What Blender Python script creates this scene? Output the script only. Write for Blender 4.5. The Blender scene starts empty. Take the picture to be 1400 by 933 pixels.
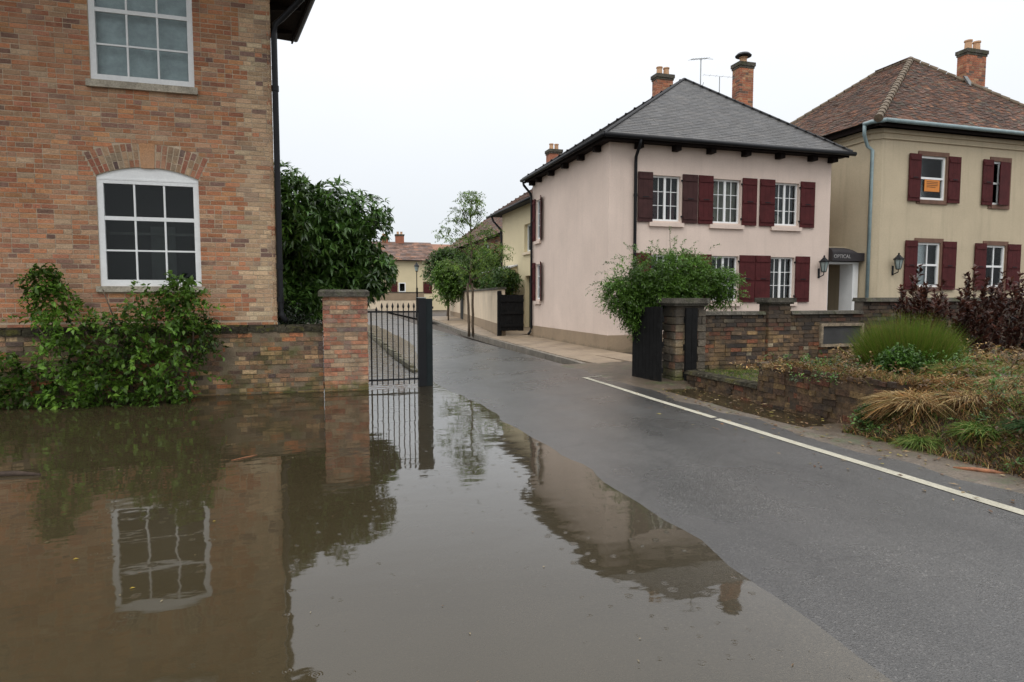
import bpy, math, random
import numpy as np
from mathutils import Vector, Matrix
random.seed(7); rng = np.random.default_rng(7)
sc = bpy.context.scene
C = sc.collection
# ---------------------------------------------------------------- camera
cam_d = bpy.data.cameras.new('camera'); cam = bpy.data.objects.new('camera', cam_d); C.objects.link(cam)
YAW = math.radians(16.75); PITCH = math.atan(61/880)
CAM = (0.0, 0.0, 1.6)
cam.location = CAM; cam.rotation_euler = (math.pi/2-PITCH, 0, -YAW)
cam_d.sensor_width = 36; cam_d.lens = 36*880/1400; cam_d.clip_start = .05; cam_d.clip_end = 3000
sc.camera = cam
# ---------------------------------------------------------------- world: overcast sky
SUN_EL, SUN_AZ = math.radians(52), math.radians(215)
w = bpy.data.worlds.new('World'); sc.world = w; w.use_nodes = True
nt = w.node_tree; nt.nodes.clear()
def wn(t, **k):
    n = nt.nodes.new(t)
    for a, b in k.items(): setattr(n, a, b)
    return n
sky = wn('ShaderNodeTexSky', sky_type='NISHITA'); sky.sun_disc = False
sky.sun_elevation = SUN_EL; sky.sun_rotation = SUN_AZ; sky.air_density = 1.0; sky.dust_density = 4
tc = wn('ShaderNodeTexCoord'); sep = wn('ShaderNodeSeparateXYZ'); nt.links.new(tc.outputs['Generated'], sep.inputs[0])
ramp = wn('ShaderNodeValToRGB'); nt.links.new(sep.outputs['Z'], ramp.inputs[0])
cr = ramp.color_ramp; cr.elements[0].position = 0.0; cr.elements[0].color = (7.5, 8.0, 8.3, 1)
cr.elements[1].position = 1.0; cr.elements[1].color = (24.0, 24.1, 24.4, 1)
e_ = cr.elements.new(.12); e_.color = (8.3, 8.7, 9.1, 1)
e_ = cr.elements.new(.27); e_.color = (9.4, 9.7, 10.1, 1)
e_ = cr.elements.new(.42); e_.color = (10.4, 10.6, 11.1, 1)
e_ = cr.elements.new(.62); e_.color = (18.5, 18.6, 18.9, 1)
cln = wn('ShaderNodeTexNoise'); cln.inputs['Scale'].default_value = 1.6; cln.inputs['Detail'].default_value = 5
nt.links.new(tc.outputs['Generated'], cln.inputs['Vector'])
clm = wn('ShaderNodeMapRange'); clm.inputs[3].default_value = .97; clm.inputs[4].default_value = 1.03; clm.inputs[1].default_value = .3; clm.inputs[2].default_value = .7
nt.links.new(cln.outputs['Fac'], clm.inputs[0])
vm = wn('ShaderNodeVectorMath', operation='SCALE'); nt.links.new(ramp.outputs[0], vm.inputs[0]); nt.links.new(clm.outputs[0], vm.inputs['Scale'])
mx = wn('ShaderNodeMixRGB'); mx.inputs[0].default_value = .94
nt.links.new(sky.outputs[0], mx.inputs[1]); nt.links.new(vm.outputs[0], mx.inputs[2])
bg = wn('ShaderNodeBackground'); bg.inputs['Strength'].default_value = .1; nt.links.new(mx.outputs[0], bg.inputs[0])
wo = wn('ShaderNodeOutputWorld'); nt.links.new(bg.outputs[0], wo.inputs[0])
sd = bpy.data.lights.new('sun', 'SUN'); sd.energy = .6; sd.angle = math.radians(25); sd.color = (1, .96, .9)
so = bpy.data.objects.new('sun', sd); C.objects.link(so)
so.rotation_euler = (math.pi/2-SUN_EL, 0, math.pi-SUN_AZ+math.pi)   # from behind the camera, soft
so.rotation_euler = Vector((math.sin(SUN_AZ)*math.cos(SUN_EL), math.cos(SUN_AZ)*math.cos(SUN_EL), math.sin(SUN_EL))).to_track_quat('Z', 'Y').to_euler()
sc.view_settings.view_transform = 'Standard'; sc.view_settings.look = 'None'; sc.view_settings.exposure = 0.1; sc.view_settings.gamma = 1
sc.cycles.max_bounces = 6; sc.cycles.transparent_max_bounces = 12
# ---------------------------------------------------------------- projection helper (only to rank pieces by how large they show)
_F = Vector((math.sin(YAW)*math.cos(PITCH), math.cos(YAW)*math.cos(PITCH), -math.sin(PITCH)))
_R = Vector((math.cos(YAW), -math.sin(YAW), 0)); _U = _R.cross(_F)
def proj(p):
    d = Vector(p)-Vector(CAM); c = d.dot(_F)
    if c < .2: return None
    return (700+880*d.dot(_R)/c, 466.5-880*d.dot(_U)/c, c)
# ---------------------------------------------------------------- materials
def mat(name, col=(.5, .5, .5), rough=.7, attr=False, nscale=6, namt=.25, fine=60, famt=.15, bump=.3, bscale=80, spec=.5, stains=None, metallic=0, coat=0, streak=0, streakcol=(.2, .17, .14)):
    """base colour (or the 'tint' attribute) varied by two noises in world position, optional stains [(colour, scale, lo, hi, zlo, zhi)]"""
    m = bpy.data.materials.new(name); m.use_nodes = True; n = m.node_tree.nodes; l = m.node_tree.links; n.clear()
    out = n.new('ShaderNodeOutputMaterial'); b = n.new('ShaderNodeBsdfPrincipled'); l.new(b.outputs[0], out.inputs[0])
    geo = n.new('ShaderNodeNewGeometry')
    if attr:
        c = n.new('ShaderNodeAttribute'); c.attribute_name = 'tint'; cur = c.outputs['Color']
    else:
        c = n.new('ShaderNodeRGB'); c.outputs[0].default_value = (*col, 1); cur = c.outputs[0]
    for s, a in ((nscale, namt), (fine, famt)):
        if a <= 0: continue
        t = n.new('ShaderNodeTexNoise'); t.inputs['Scale'].default_value = s; t.inputs['Detail'].default_value = 6; t.inputs['Roughness'].default_value = .62
        l.new(geo.outputs['Position'], t.inputs['Vector'])
        r = n.new('ShaderNodeMapRange'); r.inputs[1].default_value = .3; r.inputs[2].default_value = .7; r.inputs[3].default_value = 1-a; r.inputs[4].default_value = 1+a
        l.new(t.outputs['Fac'], r.inputs[0])
        v = n.new('ShaderNodeVectorMath'); v.operation = 'SCALE'; l.new(cur, v.inputs[0]); l.new(r.outputs[0], v.inputs['Scale']); cur = v.outputs[0]
    for (sc_, ns, lo, hi, zlo, zhi, amt) in (stains or []):
        t = n.new('ShaderNodeTexNoise'); t.inputs['Scale'].default_value = ns; t.inputs['Detail'].default_value = 8; t.inputs['Roughness'].default_value = .7
        l.new(geo.outputs['Position'], t.inputs['Vector'])
        sp = n.new('ShaderNodeSeparateXYZ'); l.new(geo.outputs['Position'], sp.inputs[0])
        zr = n.new('ShaderNodeMapRange'); zr.inputs[1].default_value = zlo; zr.inputs[2].default_value = zhi; l.new(sp.outputs['Z'], zr.inputs[0])
        ad = n.new('ShaderNodeMath'); ad.operation = 'MULTIPLY_ADD'; l.new(zr.outputs[0], ad.inputs[0]); ad.inputs[1].default_value = .5; l.new(t.outputs['Fac'], ad.inputs[2])
        r = n.new('ShaderNodeMapRange'); r.inputs[1].default_value = lo; r.inputs[2].default_value = hi; r.inputs[4].default_value = amt
        l.new(ad.outputs[0], r.inputs[0])
        m2 = n.new('ShaderNodeMixRGB'); l.new(r.outputs[0], m2.inputs[0]); l.new(cur, m2.inputs[1]); m2.inputs[2].default_value = (*sc_, 1); cur = m2.outputs[0]
    if streak:
        mp = n.new('ShaderNodeMapping'); mp.inputs['Scale'].default_value = (5, 5, .35); l.new(geo.outputs['Position'], mp.inputs['Vector'])
        t = n.new('ShaderNodeTexNoise'); t.inputs['Scale'].default_value = 1; t.inputs['Detail'].default_value = 7; t.inputs['Roughness'].default_value = .65; l.new(mp.outputs[0], t.inputs['Vector'])
        r = n.new('ShaderNodeMapRange'); r.inputs[1].default_value = .52; r.inputs[2].default_value = .78; r.inputs[4].default_value = streak; l.new(t.outputs['Fac'], r.inputs[0])
        m2 = n.new('ShaderNodeMixRGB'); l.new(r.outputs[0], m2.inputs[0]); l.new(cur, m2.inputs[1]); m2.inputs[2].default_value = (*streakcol, 1); cur = m2.outputs[0]
    l.new(cur, b.inputs['Base Color'])
    b.inputs['Roughness'].default_value = rough; b.inputs['Specular IOR Level'].default_value = spec; b.inputs['Metallic'].default_value = metallic
    if coat: b.inputs['Coat Weight'].default_value = coat; b.inputs['Coat Roughness'].default_value = .15
    if bump > 0:
        t = n.new('ShaderNodeTexNoise'); t.inputs['Scale'].default_value = bscale; t.inputs['Detail'].default_value = 4
        l.new(geo.outputs['Position'], t.inputs['Vector'])
        bp = n.new('ShaderNodeBump'); bp.inputs['Strength'].default_value = bump; bp.inputs['Distance'].default_value = .01
        l.new(t.outputs['Fac'], bp.inputs['Height']); l.new(bp.outputs[0], b.inputs['Normal'])
    return m
def leafmat(name, trans=.35, rough=.45, spec=.4):
    m = bpy.data.materials.new(name); m.use_nodes = True; n = m.node_tree.nodes; l = m.node_tree.links; n.clear()
    out = n.new('ShaderNodeOutputMaterial'); b = n.new('ShaderNodeBsdfPrincipled'); tr = n.new('ShaderNodeBsdfTranslucent'); mx = n.new('ShaderNodeMixShader')
    at = n.new('ShaderNodeAttribute'); at.attribute_name = 'tint'
    l.new(at.outputs['Color'], b.inputs['Base Color']); l.new(at.outputs['Color'], tr.inputs[0])
    b.inputs['Roughness'].default_value = rough; b.inputs['Specular IOR Level'].default_value = spec
    mx.inputs[0].default_value = trans; l.new(b.outputs[0], mx.inputs[1]); l.new(tr.outputs[0], mx.inputs[2]); l.new(mx.outputs[0], out.inputs[0])
    return m
M = {}
GREEN, SOOT, DIRT = (.085, .095, .02), (.035, .03, .025), (.12, .085, .045)
M['brick'] = mat('house_brick', attr=True, rough=.85, nscale=2.2, namt=.12, fine=45, famt=.28, bump=.8, bscale=90, stains=[((.40, .27, .18), 1.1, 1.0, 1.2, -5, -4, .6), ((.10, .075, .06), 1.9, 1.06, 1.2, -5, -4, .45)], spec=.2)
M['mortar'] = mat('lime_mortar', (.44, .35, .25), rough=.95, nscale=3, namt=.25, fine=60, famt=.2, bump=.6)
M['wallbrick'] = mat('damp_garden_brick', attr=True, rough=.75, nscale=3, namt=.3, fine=40, famt=.35, bump=1, bscale=60, spec=.3,
    stains=[(GREEN, 2.4, .98, 1.16, -5, -4.9, .55), (SOOT, 3.3, 1.03, 1.2, -5, -4.9, .7), (GREEN, 5, .84, 1.05, .45, .02, .6), (SOOT, 4, .72, .98, .75, 1.1, .92)])
M['wallmortar'] = mat('damp_mortar', (.17, .13, .085), rough=.9, nscale=3, namt=.4, fine=50, famt=.3, bump=.8, stains=[(GREEN, 2.4, .98, 1.16, -5, -4.9, .55), (SOOT, 4, .75, 1.0, .7, 1.15, .8)])
M['pierbrick'] = mat('pier_brick', attr=True, rough=.85, nscale=4, namt=.3, fine=30, famt=.35, bump=.9, spec=.2, stains=[((.36, .3, .22), 6, 1.0, 1.14, -5, -4, .6), (SOOT, 3, 1.02, 1.2, -5, -4, .5), (GREEN, 5, .82, 1.05, .5, .02, .75)])
M['piermortar'] = mat('pier_mortar', (.33, .27, .2), rough=.9, nscale=4, namt=.3, fine=40, famt=.3, bump=.8, stains=[(GREEN, 5, .82, 1.05, .5, .02, .75)])
M['dirtybrick'] = mat('slimy_bed_brick', attr=True, rough=.7, nscale=3, namt=.45, fine=25, famt=.5, bump=1.5, bscale=30, spec=.3, stains=[((.13, .085, .03), 3, 1.0, 1.12, -5, -4, .6), ((.03, .022, .015), 2.4, .98, 1.12, -5, -4, .8)])
M['oldbrick'] = mat('old_stained_brick', attr=True, rough=.75, nscale=3, namt=.35, fine=30, famt=.4, bump=1, bscale=50, spec=.3,
    stains=[((.30, .19, .07), 1.7, 1.02, 1.18, -5, -4.9, .5), (GREEN, 3.4, .8, 1.0, .62, .2, .75), (SOOT, 2.1, .96, 1.14, -5, -4.9, .75), (SOOT, 3, .66, .9, .7, 1.2, .68)])
M['oldmortar'] = mat('old_mortar', (.17, .135, .095), rough=.9, nscale=3, namt=.4, fine=40, famt=.35, bump=1, stains=[((.30, .19, .07), 1.7, 1.02, 1.18, -5, -4.9, .5), (GREEN, 3.4, .8, 1.0, .62, .2, .75), (SOOT, 2.1, .96, 1.14, -5, -4.9, .75), (SOOT, 3, .66, .9, .7, 1.2, .68)])
M['cap'] = mat('weathered_coping', (.075, .068, .055), rough=.9, nscale=5, namt=.5, fine=40, famt=.4, bump=1, bscale=40, spec=.2, stains=[((.2, .19, .16), 9, 1.08, 1.16, -5, -4, .6), ((.05, .06, .02), 4, 1.02, 1.12, -5, -4, .5)])
M['mosscap'] = mat('black_mossy_coping', (.036, .032, .022), rough=.95, nscale=6, namt=.6, fine=30, famt=.5, bump=1.5, bscale=30, spec=.1, stains=[((.28, .26, .2), 16, 1.12, 1.17, -5, -4, .8), ((.09, .085, .02), 4, 1.02, 1.12, -5, -4, .6)])
M['stone'] = mat('weathered_stone', (.11, .095, .07), rough=.85, nscale=6, namt=.45, fine=30, famt=.4, bump=1, bscale=35, stains=[(GREEN, 4, .72, .95, .6, .1, .6), (SOOT, 4, .7, .95, .8, 1.3, .7)])
M['sill'] = mat('sandstone_sill', (.36, .32, .25), rough=.85, nscale=5, namt=.35, fine=40, famt=.25, bump=.6, stains=[((.07, .075, .05), 7, .56, .66, -5, -4, .0)])
M['white'] = mat('white_paint', (.74, .75, .74), rough=.45, nscale=4, namt=.05, fine=30, famt=.05, bump=.1)
M['pink'] = mat('pink_render', (.64, .525, .45), rough=.9, streak=.3, streakcol=(.42, .34, .29), nscale=.7, namt=.08, fine=25, famt=.05, bump=.5, bscale=70, spec=.2, stains=[((.42, .34, .29), 1.2, .86, 1.15, .9, .5, .6), ((.5, .42, .37), .9, .62, .8, 3, 5.6, .0)])
M['plinth'] = mat('brown_plinth', (.27, .20, .13), rough=.85, nscale=2, namt=.12, fine=30, famt=.08, bump=.5, stains=[((.16, .125, .08), 2.4, .85, 1.05, .42, .2, .8)])
M['cream'] = mat('cream_render', (.48, .405, .285), rough=.9, streak=.5, streakcol=(.3, .26, .18), nscale=.8, namt=.08, fine=25, famt=.07, bump=.6, bscale=60, spec=.2)
M['yellow'] = mat('pale_yellow_render', (.62, .53, .34), rough=.9, nscale=.8, namt=.06, fine=20, famt=.05, bump=.4)
M['gwall'] = mat('cream_boundary_render', (.62, .51, .37), rough=.9, streak=.6, streakcol=(.3, .25, .18), nscale=1.2, namt=.1, fine=20, famt=.06, bump=.4)
M['slate'] = mat('wet_slate', attr=True, rough=.55, nscale=1.2, namt=.2, fine=30, famt=.25, bump=.5, bscale=50, spec=.45)
M['slatedark'] = mat('slate_underlay', (.03, .03, .032), rough=.8, bump=0)
M['tile'] = mat('clay_roof_tile', attr=True, rough=.8, nscale=1.6, namt=.45, fine=35, famt=.35, bump=.7, bscale=50, spec=.25, stains=[((.07, .075, .04), 1.6, .54, .7, -5, -4, .0)])
M['ridge'] = mat('ridge_tile', (.14, .105, .07), rough=.85, nscale=5, namt=.4, fine=30, famt=.35, bump=.8)
M['black'] = mat('black_paint', (.007, .0075, .009), rough=.5, spec=.25, nscale=5, namt=.2, fine=40, famt=.1, bump=.15)
M['blackwood'] = mat('black_stained_timber', (.009, .009, .009), rough=.7, nscale=8, namt=.35, fine=50, famt=.3, bump=.5, spec=.12, stains=[((.05, .04, .03), 5, .9, 1.15, .5, .1, .7)])
M['eavewood'] = mat('dark_eaves_timber', (.012, .008, .007), rough=.8, bump=.2, spec=.12)
M['greenpost'] = mat('dark_green_paint', (.010, .015, .016), rough=.55, spec=.2, bump=.15)
M['zinc'] = mat('painted_blue_grey_metal', (.2, .27, .28), rough=.45, nscale=4, namt=.2, fine=30, famt=.1, bump=.1)
M['shutter'] = mat('oxblood_shutter_paint', (.066, .0135, .0140), rough=.75, spec=.2, nscale=5, namt=.22, fine=40, famt=.15, bump=.3)
M['shutterbrown'] = mat('faded_brown_shutter_paint', (.048, .02, .019), rough=.7, spec=.2, nscale=5, namt=.25, fine=40, famt=.15, bump=.3)
M['brownframe'] = mat('red_sandstone_frame', (.14, .075, .05), rough=.85, nscale=5, namt=.25, bump=.5)
M['chimbrick'] = mat('chimney_brick', attr=True, rough=.8, nscale=3, namt=.25, fine=30, famt=.3, bump=.6, stains=[(SOOT, 2.5, .62, .85, 5, 10, .0)])
M['pot'] = mat('terracotta_pot', (.5, .3, .17), rough=.8, nscale=6, namt=.2, bump=.3)
M['lead'] = mat('lead_flashing', (.3, .32, .32), rough=.5, bump=.2)
M['dark'] = mat('painted_room_dark', (.014, .013, .012), rough=.9, bump=0)  # the unlit depth of the rooms, painted as a near-black colour
M['blind'] = mat('grey_blind', (.56, .60, .61), rough=.8, nscale=4, namt=.2, fine=20, famt=.08, bump=0)
M['curtain'] = mat('beige_curtain', (.3, .26, .19), rough=.8, nscale=3, namt=.3, bump=0)
M['reddrape'] = mat('red_drape', (.08, .02, .025), rough=.8, bump=0)
M['paleblind'] = mat('pale_blind', (.42, .45, .45), rough=.8, nscale=2, namt=.08, bump=0)
M['orange'] = mat('orange_paper', (.62, .22, .04), rough=.7, nscale=3, namt=.1, bump=0)
M['ink'] = mat('dark_ink', (.05, .025, .01), rough=.7, bump=0)
M['letter'] = mat('grey_lettering', (.3, .29, .28), rough=.6, bump=0)
M['bark'] = mat('bark', (.1, .075, .05), rough=.9, nscale=12, namt=.35, fine=50, famt=.3, bump=1)
M['twig'] = mat('pale_twig', (.16, .12, .07), rough=.9, bump=.3)
M['wetwood'] = mat('wet_driftwood', (.05, .035, .026), rough=.7, spec=.2, nscale=12, namt=.4, bump=.8)
M['rustwood'] = mat('split_orange_wood', (.24, .095, .04), rough=.7, nscale=14, namt=.45, bump=.8)
M['slab'] = mat('pavement_concrete', attr=True, rough=.5, nscale=1.5, namt=.22, fine=50, famt=.18, bump=.4, bscale=60, stains=[((.13, .10, .07), 1.6, 1.0, 1.14, -5, -4, .7)])
M['kerb'] = mat('kerb_stone', (.16, .14, .11), rough=.7, nscale=4, namt=.35, fine=40, famt=.3, bump=.7)
M['mossedge'] = mat('mossy_edging', (.09, .08, .045), rough=.8, nscale=5, namt=.5, fine=40, famt=.4, bump=1, stains=[((.06, .09, .02), 4, .5, .6, -5, -4, 0)])
M['soil'] = mat('wet_soil', (.045, .032, .02), rough=.7, nscale=4, namt=.4, fine=40, famt=.4, bump=1, bscale=40)
M['leaf'] = leafmat('leaf'); M['glossleaf'] = leafmat('glossy_leaf', .2, .38, .55); M['grass'] = leafmat('grass_blade', .3, .6, .2)
# paint line: worn
def linemat():
    m = mat('worn_road_paint', (.36, .34, .27), rough=.65, spec=.3, nscale=5, namt=.15, fine=70, famt=.22, bump=.6, bscale=120, stains=[((.13, .12, .1), 26, .62, .70, -5, -4, .0)])
    return m
M['paint'] = linemat()
# glass pane: reflection over what lies behind
def glassmat():
    m = bpy.data.materials.new('window_glass'); m.use_nodes = True; n = m.node_tree.nodes; l = m.node_tree.links; n.clear()
    out = n.new('ShaderNodeOutputMaterial'); t = n.new('ShaderNodeBsdfTransparent'); g = n.new('ShaderNodeBsdfGlossy'); f = n.new('ShaderNodeFresnel'); f.inputs[0].default_value = 1.32
    t.inputs[0].default_value = (.8, .84, .84, 1); g.inputs['Roughness'].default_value = .03
    mx = n.new('ShaderNodeMixShader'); l.new(f.outputs[0], mx.inputs[0]); l.new(t.outputs[0], mx.inputs[1]); l.new(g.outputs[0], mx.inputs[2]); l.new(mx.outputs[0], out.inputs[0])
    return m
M['glass'] = glassmat()
def asphalt():
    m = bpy.data.materials.new('wet_asphalt'); m.use_nodes = True; n = m.node_tree.nodes; l = m.node_tree.links; n.clear()
    out = n.new('ShaderNodeOutputMaterial'); b = n.new('ShaderNodeBsdfPrincipled'); l.new(b.outputs[0], out.inputs[0]); geo = n.new('ShaderNodeNewGeometry')
    def noise(s, d=4, r=.6):
        t = n.new('ShaderNodeTexNoise'); t.inputs['Scale'].default_value = s; t.inputs['Detail'].default_value = d; t.inputs['Roughness'].default_value = r; l.new(geo.outputs['Position'], t.inputs['Vector']); return t.outputs['Fac']
    def mr(v, a, b_, c, d):
        r = n.new('ShaderNodeMapRange'); r.inputs[1].default_value = a; r.inputs[2].default_value = b_; r.inputs[3].default_value = c; r.inputs[4].default_value = d; l.new(v, r.inputs[0]); return r.outputs[0]
    vo = n.new('ShaderNodeTexVoronoi'); vo.inputs['Scale'].default_value = 130; l.new(geo.outputs['Position'], vo.inputs['Vector'])
    sepc = n.new('ShaderNodeSeparateColor'); l.new(vo.outputs['Color'], sepc.inputs[0])
    stone = mr(sepc.outputs[0], .15, 1, .6, 1.5)
    spark = mr(sepc.outputs[1], .96, 1.0, 0, 2.0)
    mp = n.new('ShaderNodeMapping'); mp.inputs['Scale'].default_value = (1.6, .10, 1); l.new(geo.outputs['Position'], mp.inputs['Vector'])
    bt = n.new('ShaderNodeTexNoise'); bt.inputs['Scale'].default_value = 1; bt.inputs['Detail'].default_value = 3; l.new(mp.outputs[0], bt.inputs['Vector'])
    band = mr(bt.outputs['Fac'], .35, .65, .78, 1.18)
    ck = n.new('ShaderNodeTexVoronoi'); ck.feature = 'DISTANCE_TO_EDGE'; ck.inputs['Scale'].default_value = .55
    wv = n.new('ShaderNodeTexNoise'); wv.inputs['Scale'].default_value = 2.5; wv.inputs['Detail'].default_value = 6; l.new(geo.outputs['Position'], wv.inputs['Vector'])
    va = n.new('ShaderNodeVectorMath'); va.operation = 'MULTIPLY_ADD'; l.new(wv.outputs['Color'], va.inputs[0]); va.inputs[1].default_value = (.5, .5, 0); l.new(geo.outputs['Position'], va.inputs[2]); l.new(va.outputs[0], ck.inputs['Vector'])
    crack = mr(ck.outputs['Distance'], .0, .008, .72, 1.0)
    big = mr(noise(.55, 5), .35, .65, .86, 1.14)
    mid = mr(noise(3.5, 5), .3, .7, .92, 1.08)
    def math_(op, a, b_):
        k = n.new('ShaderNodeMath'); k.operation = op
        l.new(a, k.inputs[0])
        if isinstance(b_, float): k.inputs[1].default_value = b_
        else: l.new(b_, k.inputs[1])
        return k.outputs[0]
    f = math_('MULTIPLY', math_('MULTIPLY', math_('MULTIPLY', math_('ADD', stone, spark), big), mid), math_('MULTIPLY', band, crack))
    rgb = n.new('ShaderNodeRGB'); rgb.outputs[0].default_value = (.042, .040, .0375, 1)
    v = n.new('ShaderNodeVectorMath'); v.operation = 'SCALE'; l.new(rgb.outputs[0], v.inputs[0]); l.new(f, v.inputs['Scale']); l.new(v.outputs[0], b.inputs['Base Color'])
    l.new(mr(noise(.8, 4), .35, .65, .24, .36), b.inputs['Roughness'])
    bp = n.new('ShaderNodeBump'); bp.inputs['Strength'].default_value = .4; bp.inputs['Distance'].default_value = .004
    hh = math_('ADD', vo.outputs['Distance'], noise(160, 2)); l.new(hh, bp.inputs['Height']); l.new(bp.outputs[0], b.inputs['Normal'])
    b.inputs['Specular IOR Level'].default_value = .7
    return m
M['asphalt'] = asphalt()
def watermat():
    m = bpy.data.materials.new('muddy_flood_water'); m.use_nodes = True; n = m.node_tree.nodes; l = m.node_tree.links; n.clear()
    out = n.new('ShaderNodeOutputMaterial'); geo = n.new('ShaderNodeNewGeometry')
    def math_(op, a, b_, c=None):
        k = n.new('ShaderNodeMath'); k.operation = op
        for i, q in enumerate((a, b_, c)):
            if q is None: continue
            if isinstance(q, (int, float)): k.inputs[i].default_value = q
            else: l.new(q, k.inputs[i])
        return k.outputs[0]
    def noise(s, d=3, r=.5, vec=None):
        t = n.new('ShaderNodeTexNoise'); t.inputs['Scale'].default_value = s; t.inputs['Detail'].default_value = d; t.inputs['Roughness'].default_value = r; l.new(vec or geo.outputs['Position'], t.inputs['Vector']); return t.outputs['Fac']
    dep = n.new('ShaderNodeAttribute'); dep.attribute_name = 'wdepth'
    murk = math_('SUBTRACT', 1.0, math_('EXPONENT', math_('MULTIPLY', dep.outputs['Fac'], -15.0), 0))
    # rings where raindrops fell
    def rings(scale, dens, amp, seed):
        mp = n.new('ShaderNodeMapping'); mp.inputs['Location'].default_value = (seed, seed*1.7, 0); mp.inputs['Scale'].default_value = (scale, scale, 0); l.new(geo.outputs['Position'], mp.inputs['Vector'])
        vo = n.new('ShaderNodeTexVoronoi'); vo.voronoi_dimensions = '2D'; vo.inputs['Scale'].default_value = 1; l.new(mp.outputs[0], vo.inputs['Vector'])
        s = n.new('ShaderNodeSeparateColor'); l.new(vo.outputs['Color'], s.inputs[0])
        on = math_('LESS_THAN', s.outputs[0], dens)
        d = math_('DIVIDE', vo.outputs['Distance'], scale)     # metres
        rad = math_('MULTIPLY_ADD', s.outputs[1], .014, .003)
        q = math_('SUBTRACT', d, rad)
        env = math_('EXPONENT', math_('MULTIPLY', math_('MULTIPLY', q, q), -9000.0), 0)
        wv = math_('SINE', math_('MULTIPLY', q, 420.0), 0)
        return math_('MULTIPLY', math_('MULTIPLY', math_('MULTIPLY', env, wv), on), amp)
    mp = n.new('ShaderNodeMapping'); mp.inputs['Scale'].default_value = (1, 1.5, 1); l.new(geo.outputs['Position'], mp.inputs['Vector'])
    h = math_('MULTIPLY', noise(2.2, 2, .4, mp.outputs[0]), .0030)
    h = math_('ADD', h, math_('MULTIPLY', noise(8.0, 2, .4, mp.outputs[0]), .00035))
    # livelier water beyond the gate
    sp = n.new('ShaderNodeSeparateXYZ'); l.new(geo.outputs['Position'], sp.inputs[0])
    far = n.new('ShaderNodeMapRange'); far.inputs[1].default_value = 10.5; far.inputs[2].default_value = 13; l.new(sp.outputs['Y'], far.inputs[0])
    h = math_('ADD', h, math_('MULTIPLY', math_('MULTIPLY', noise(5.0, 2, .5, mp.outputs[0]), .014), far.outputs[0]))
    near = n.new('ShaderNodeMapRange'); near.inputs[1].default_value = 9; near.inputs[2].default_value = 2; near.inputs[3].default_value = .2; l.new(sp.outputs['Y'], near.inputs[0])
    h = math_('ADD', h, math_('MULTIPLY', rings(3.2, .25, .00022, 3.1), 1.0))
    h = math_('ADD', h, rings(7.5, .3, .0002, 8.4))
    bp = n.new('ShaderNodeBump'); bp.inputs['Strength'].default_value = 1; bp.inputs['Distance'].default_value = 1; l.new(h, bp.inputs['Height'])
    df = n.new('ShaderNodeBsdfDiffuse')
    mudn = noise(1.2, 5, .6); mr = n.new('ShaderNodeMixRGB'); l.new(mudn, mr.inputs[0]); mr.inputs[1].default_value = (.042, .033, .017, 1); mr.inputs[2].default_value = (.058, .046, .025, 1); l.new(mr.outputs[0], df.inputs[0])
    tr = n.new('ShaderNodeBsdfTransparent'); tr.inputs[0].default_value = (.94, .88, .76, 1)
    m1 = n.new('ShaderNodeMixShader'); l.new(murk, m1.inputs[0]); l.new(tr.outputs[0], m1.inputs[1]); l.new(df.outputs[0], m1.inputs[2])
    gl = n.new('ShaderNodeBsdfGlossy'); gl.inputs['Roughness'].default_value = .035; l.new(bp.outputs[0], gl.inputs['Normal'])
    fr = n.new('ShaderNodeFresnel'); fr.inputs[0].default_value = 1.335; l.new(bp.outputs[0], fr.inputs['Normal'])
    m2 = n.new('ShaderNodeMixShader'); fk = math_('MINIMUM', math_('MULTIPLY', fr.outputs[0], 1.65), .45); l.new(fk, m2.inputs[0]); l.new(m1.outputs[0], m2.inputs[1]); l.new(gl.outputs[0], m2.inputs[2]); l.new(m2.outputs[0], out.inputs[0])
    return m
M['water'] = watermat()

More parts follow.
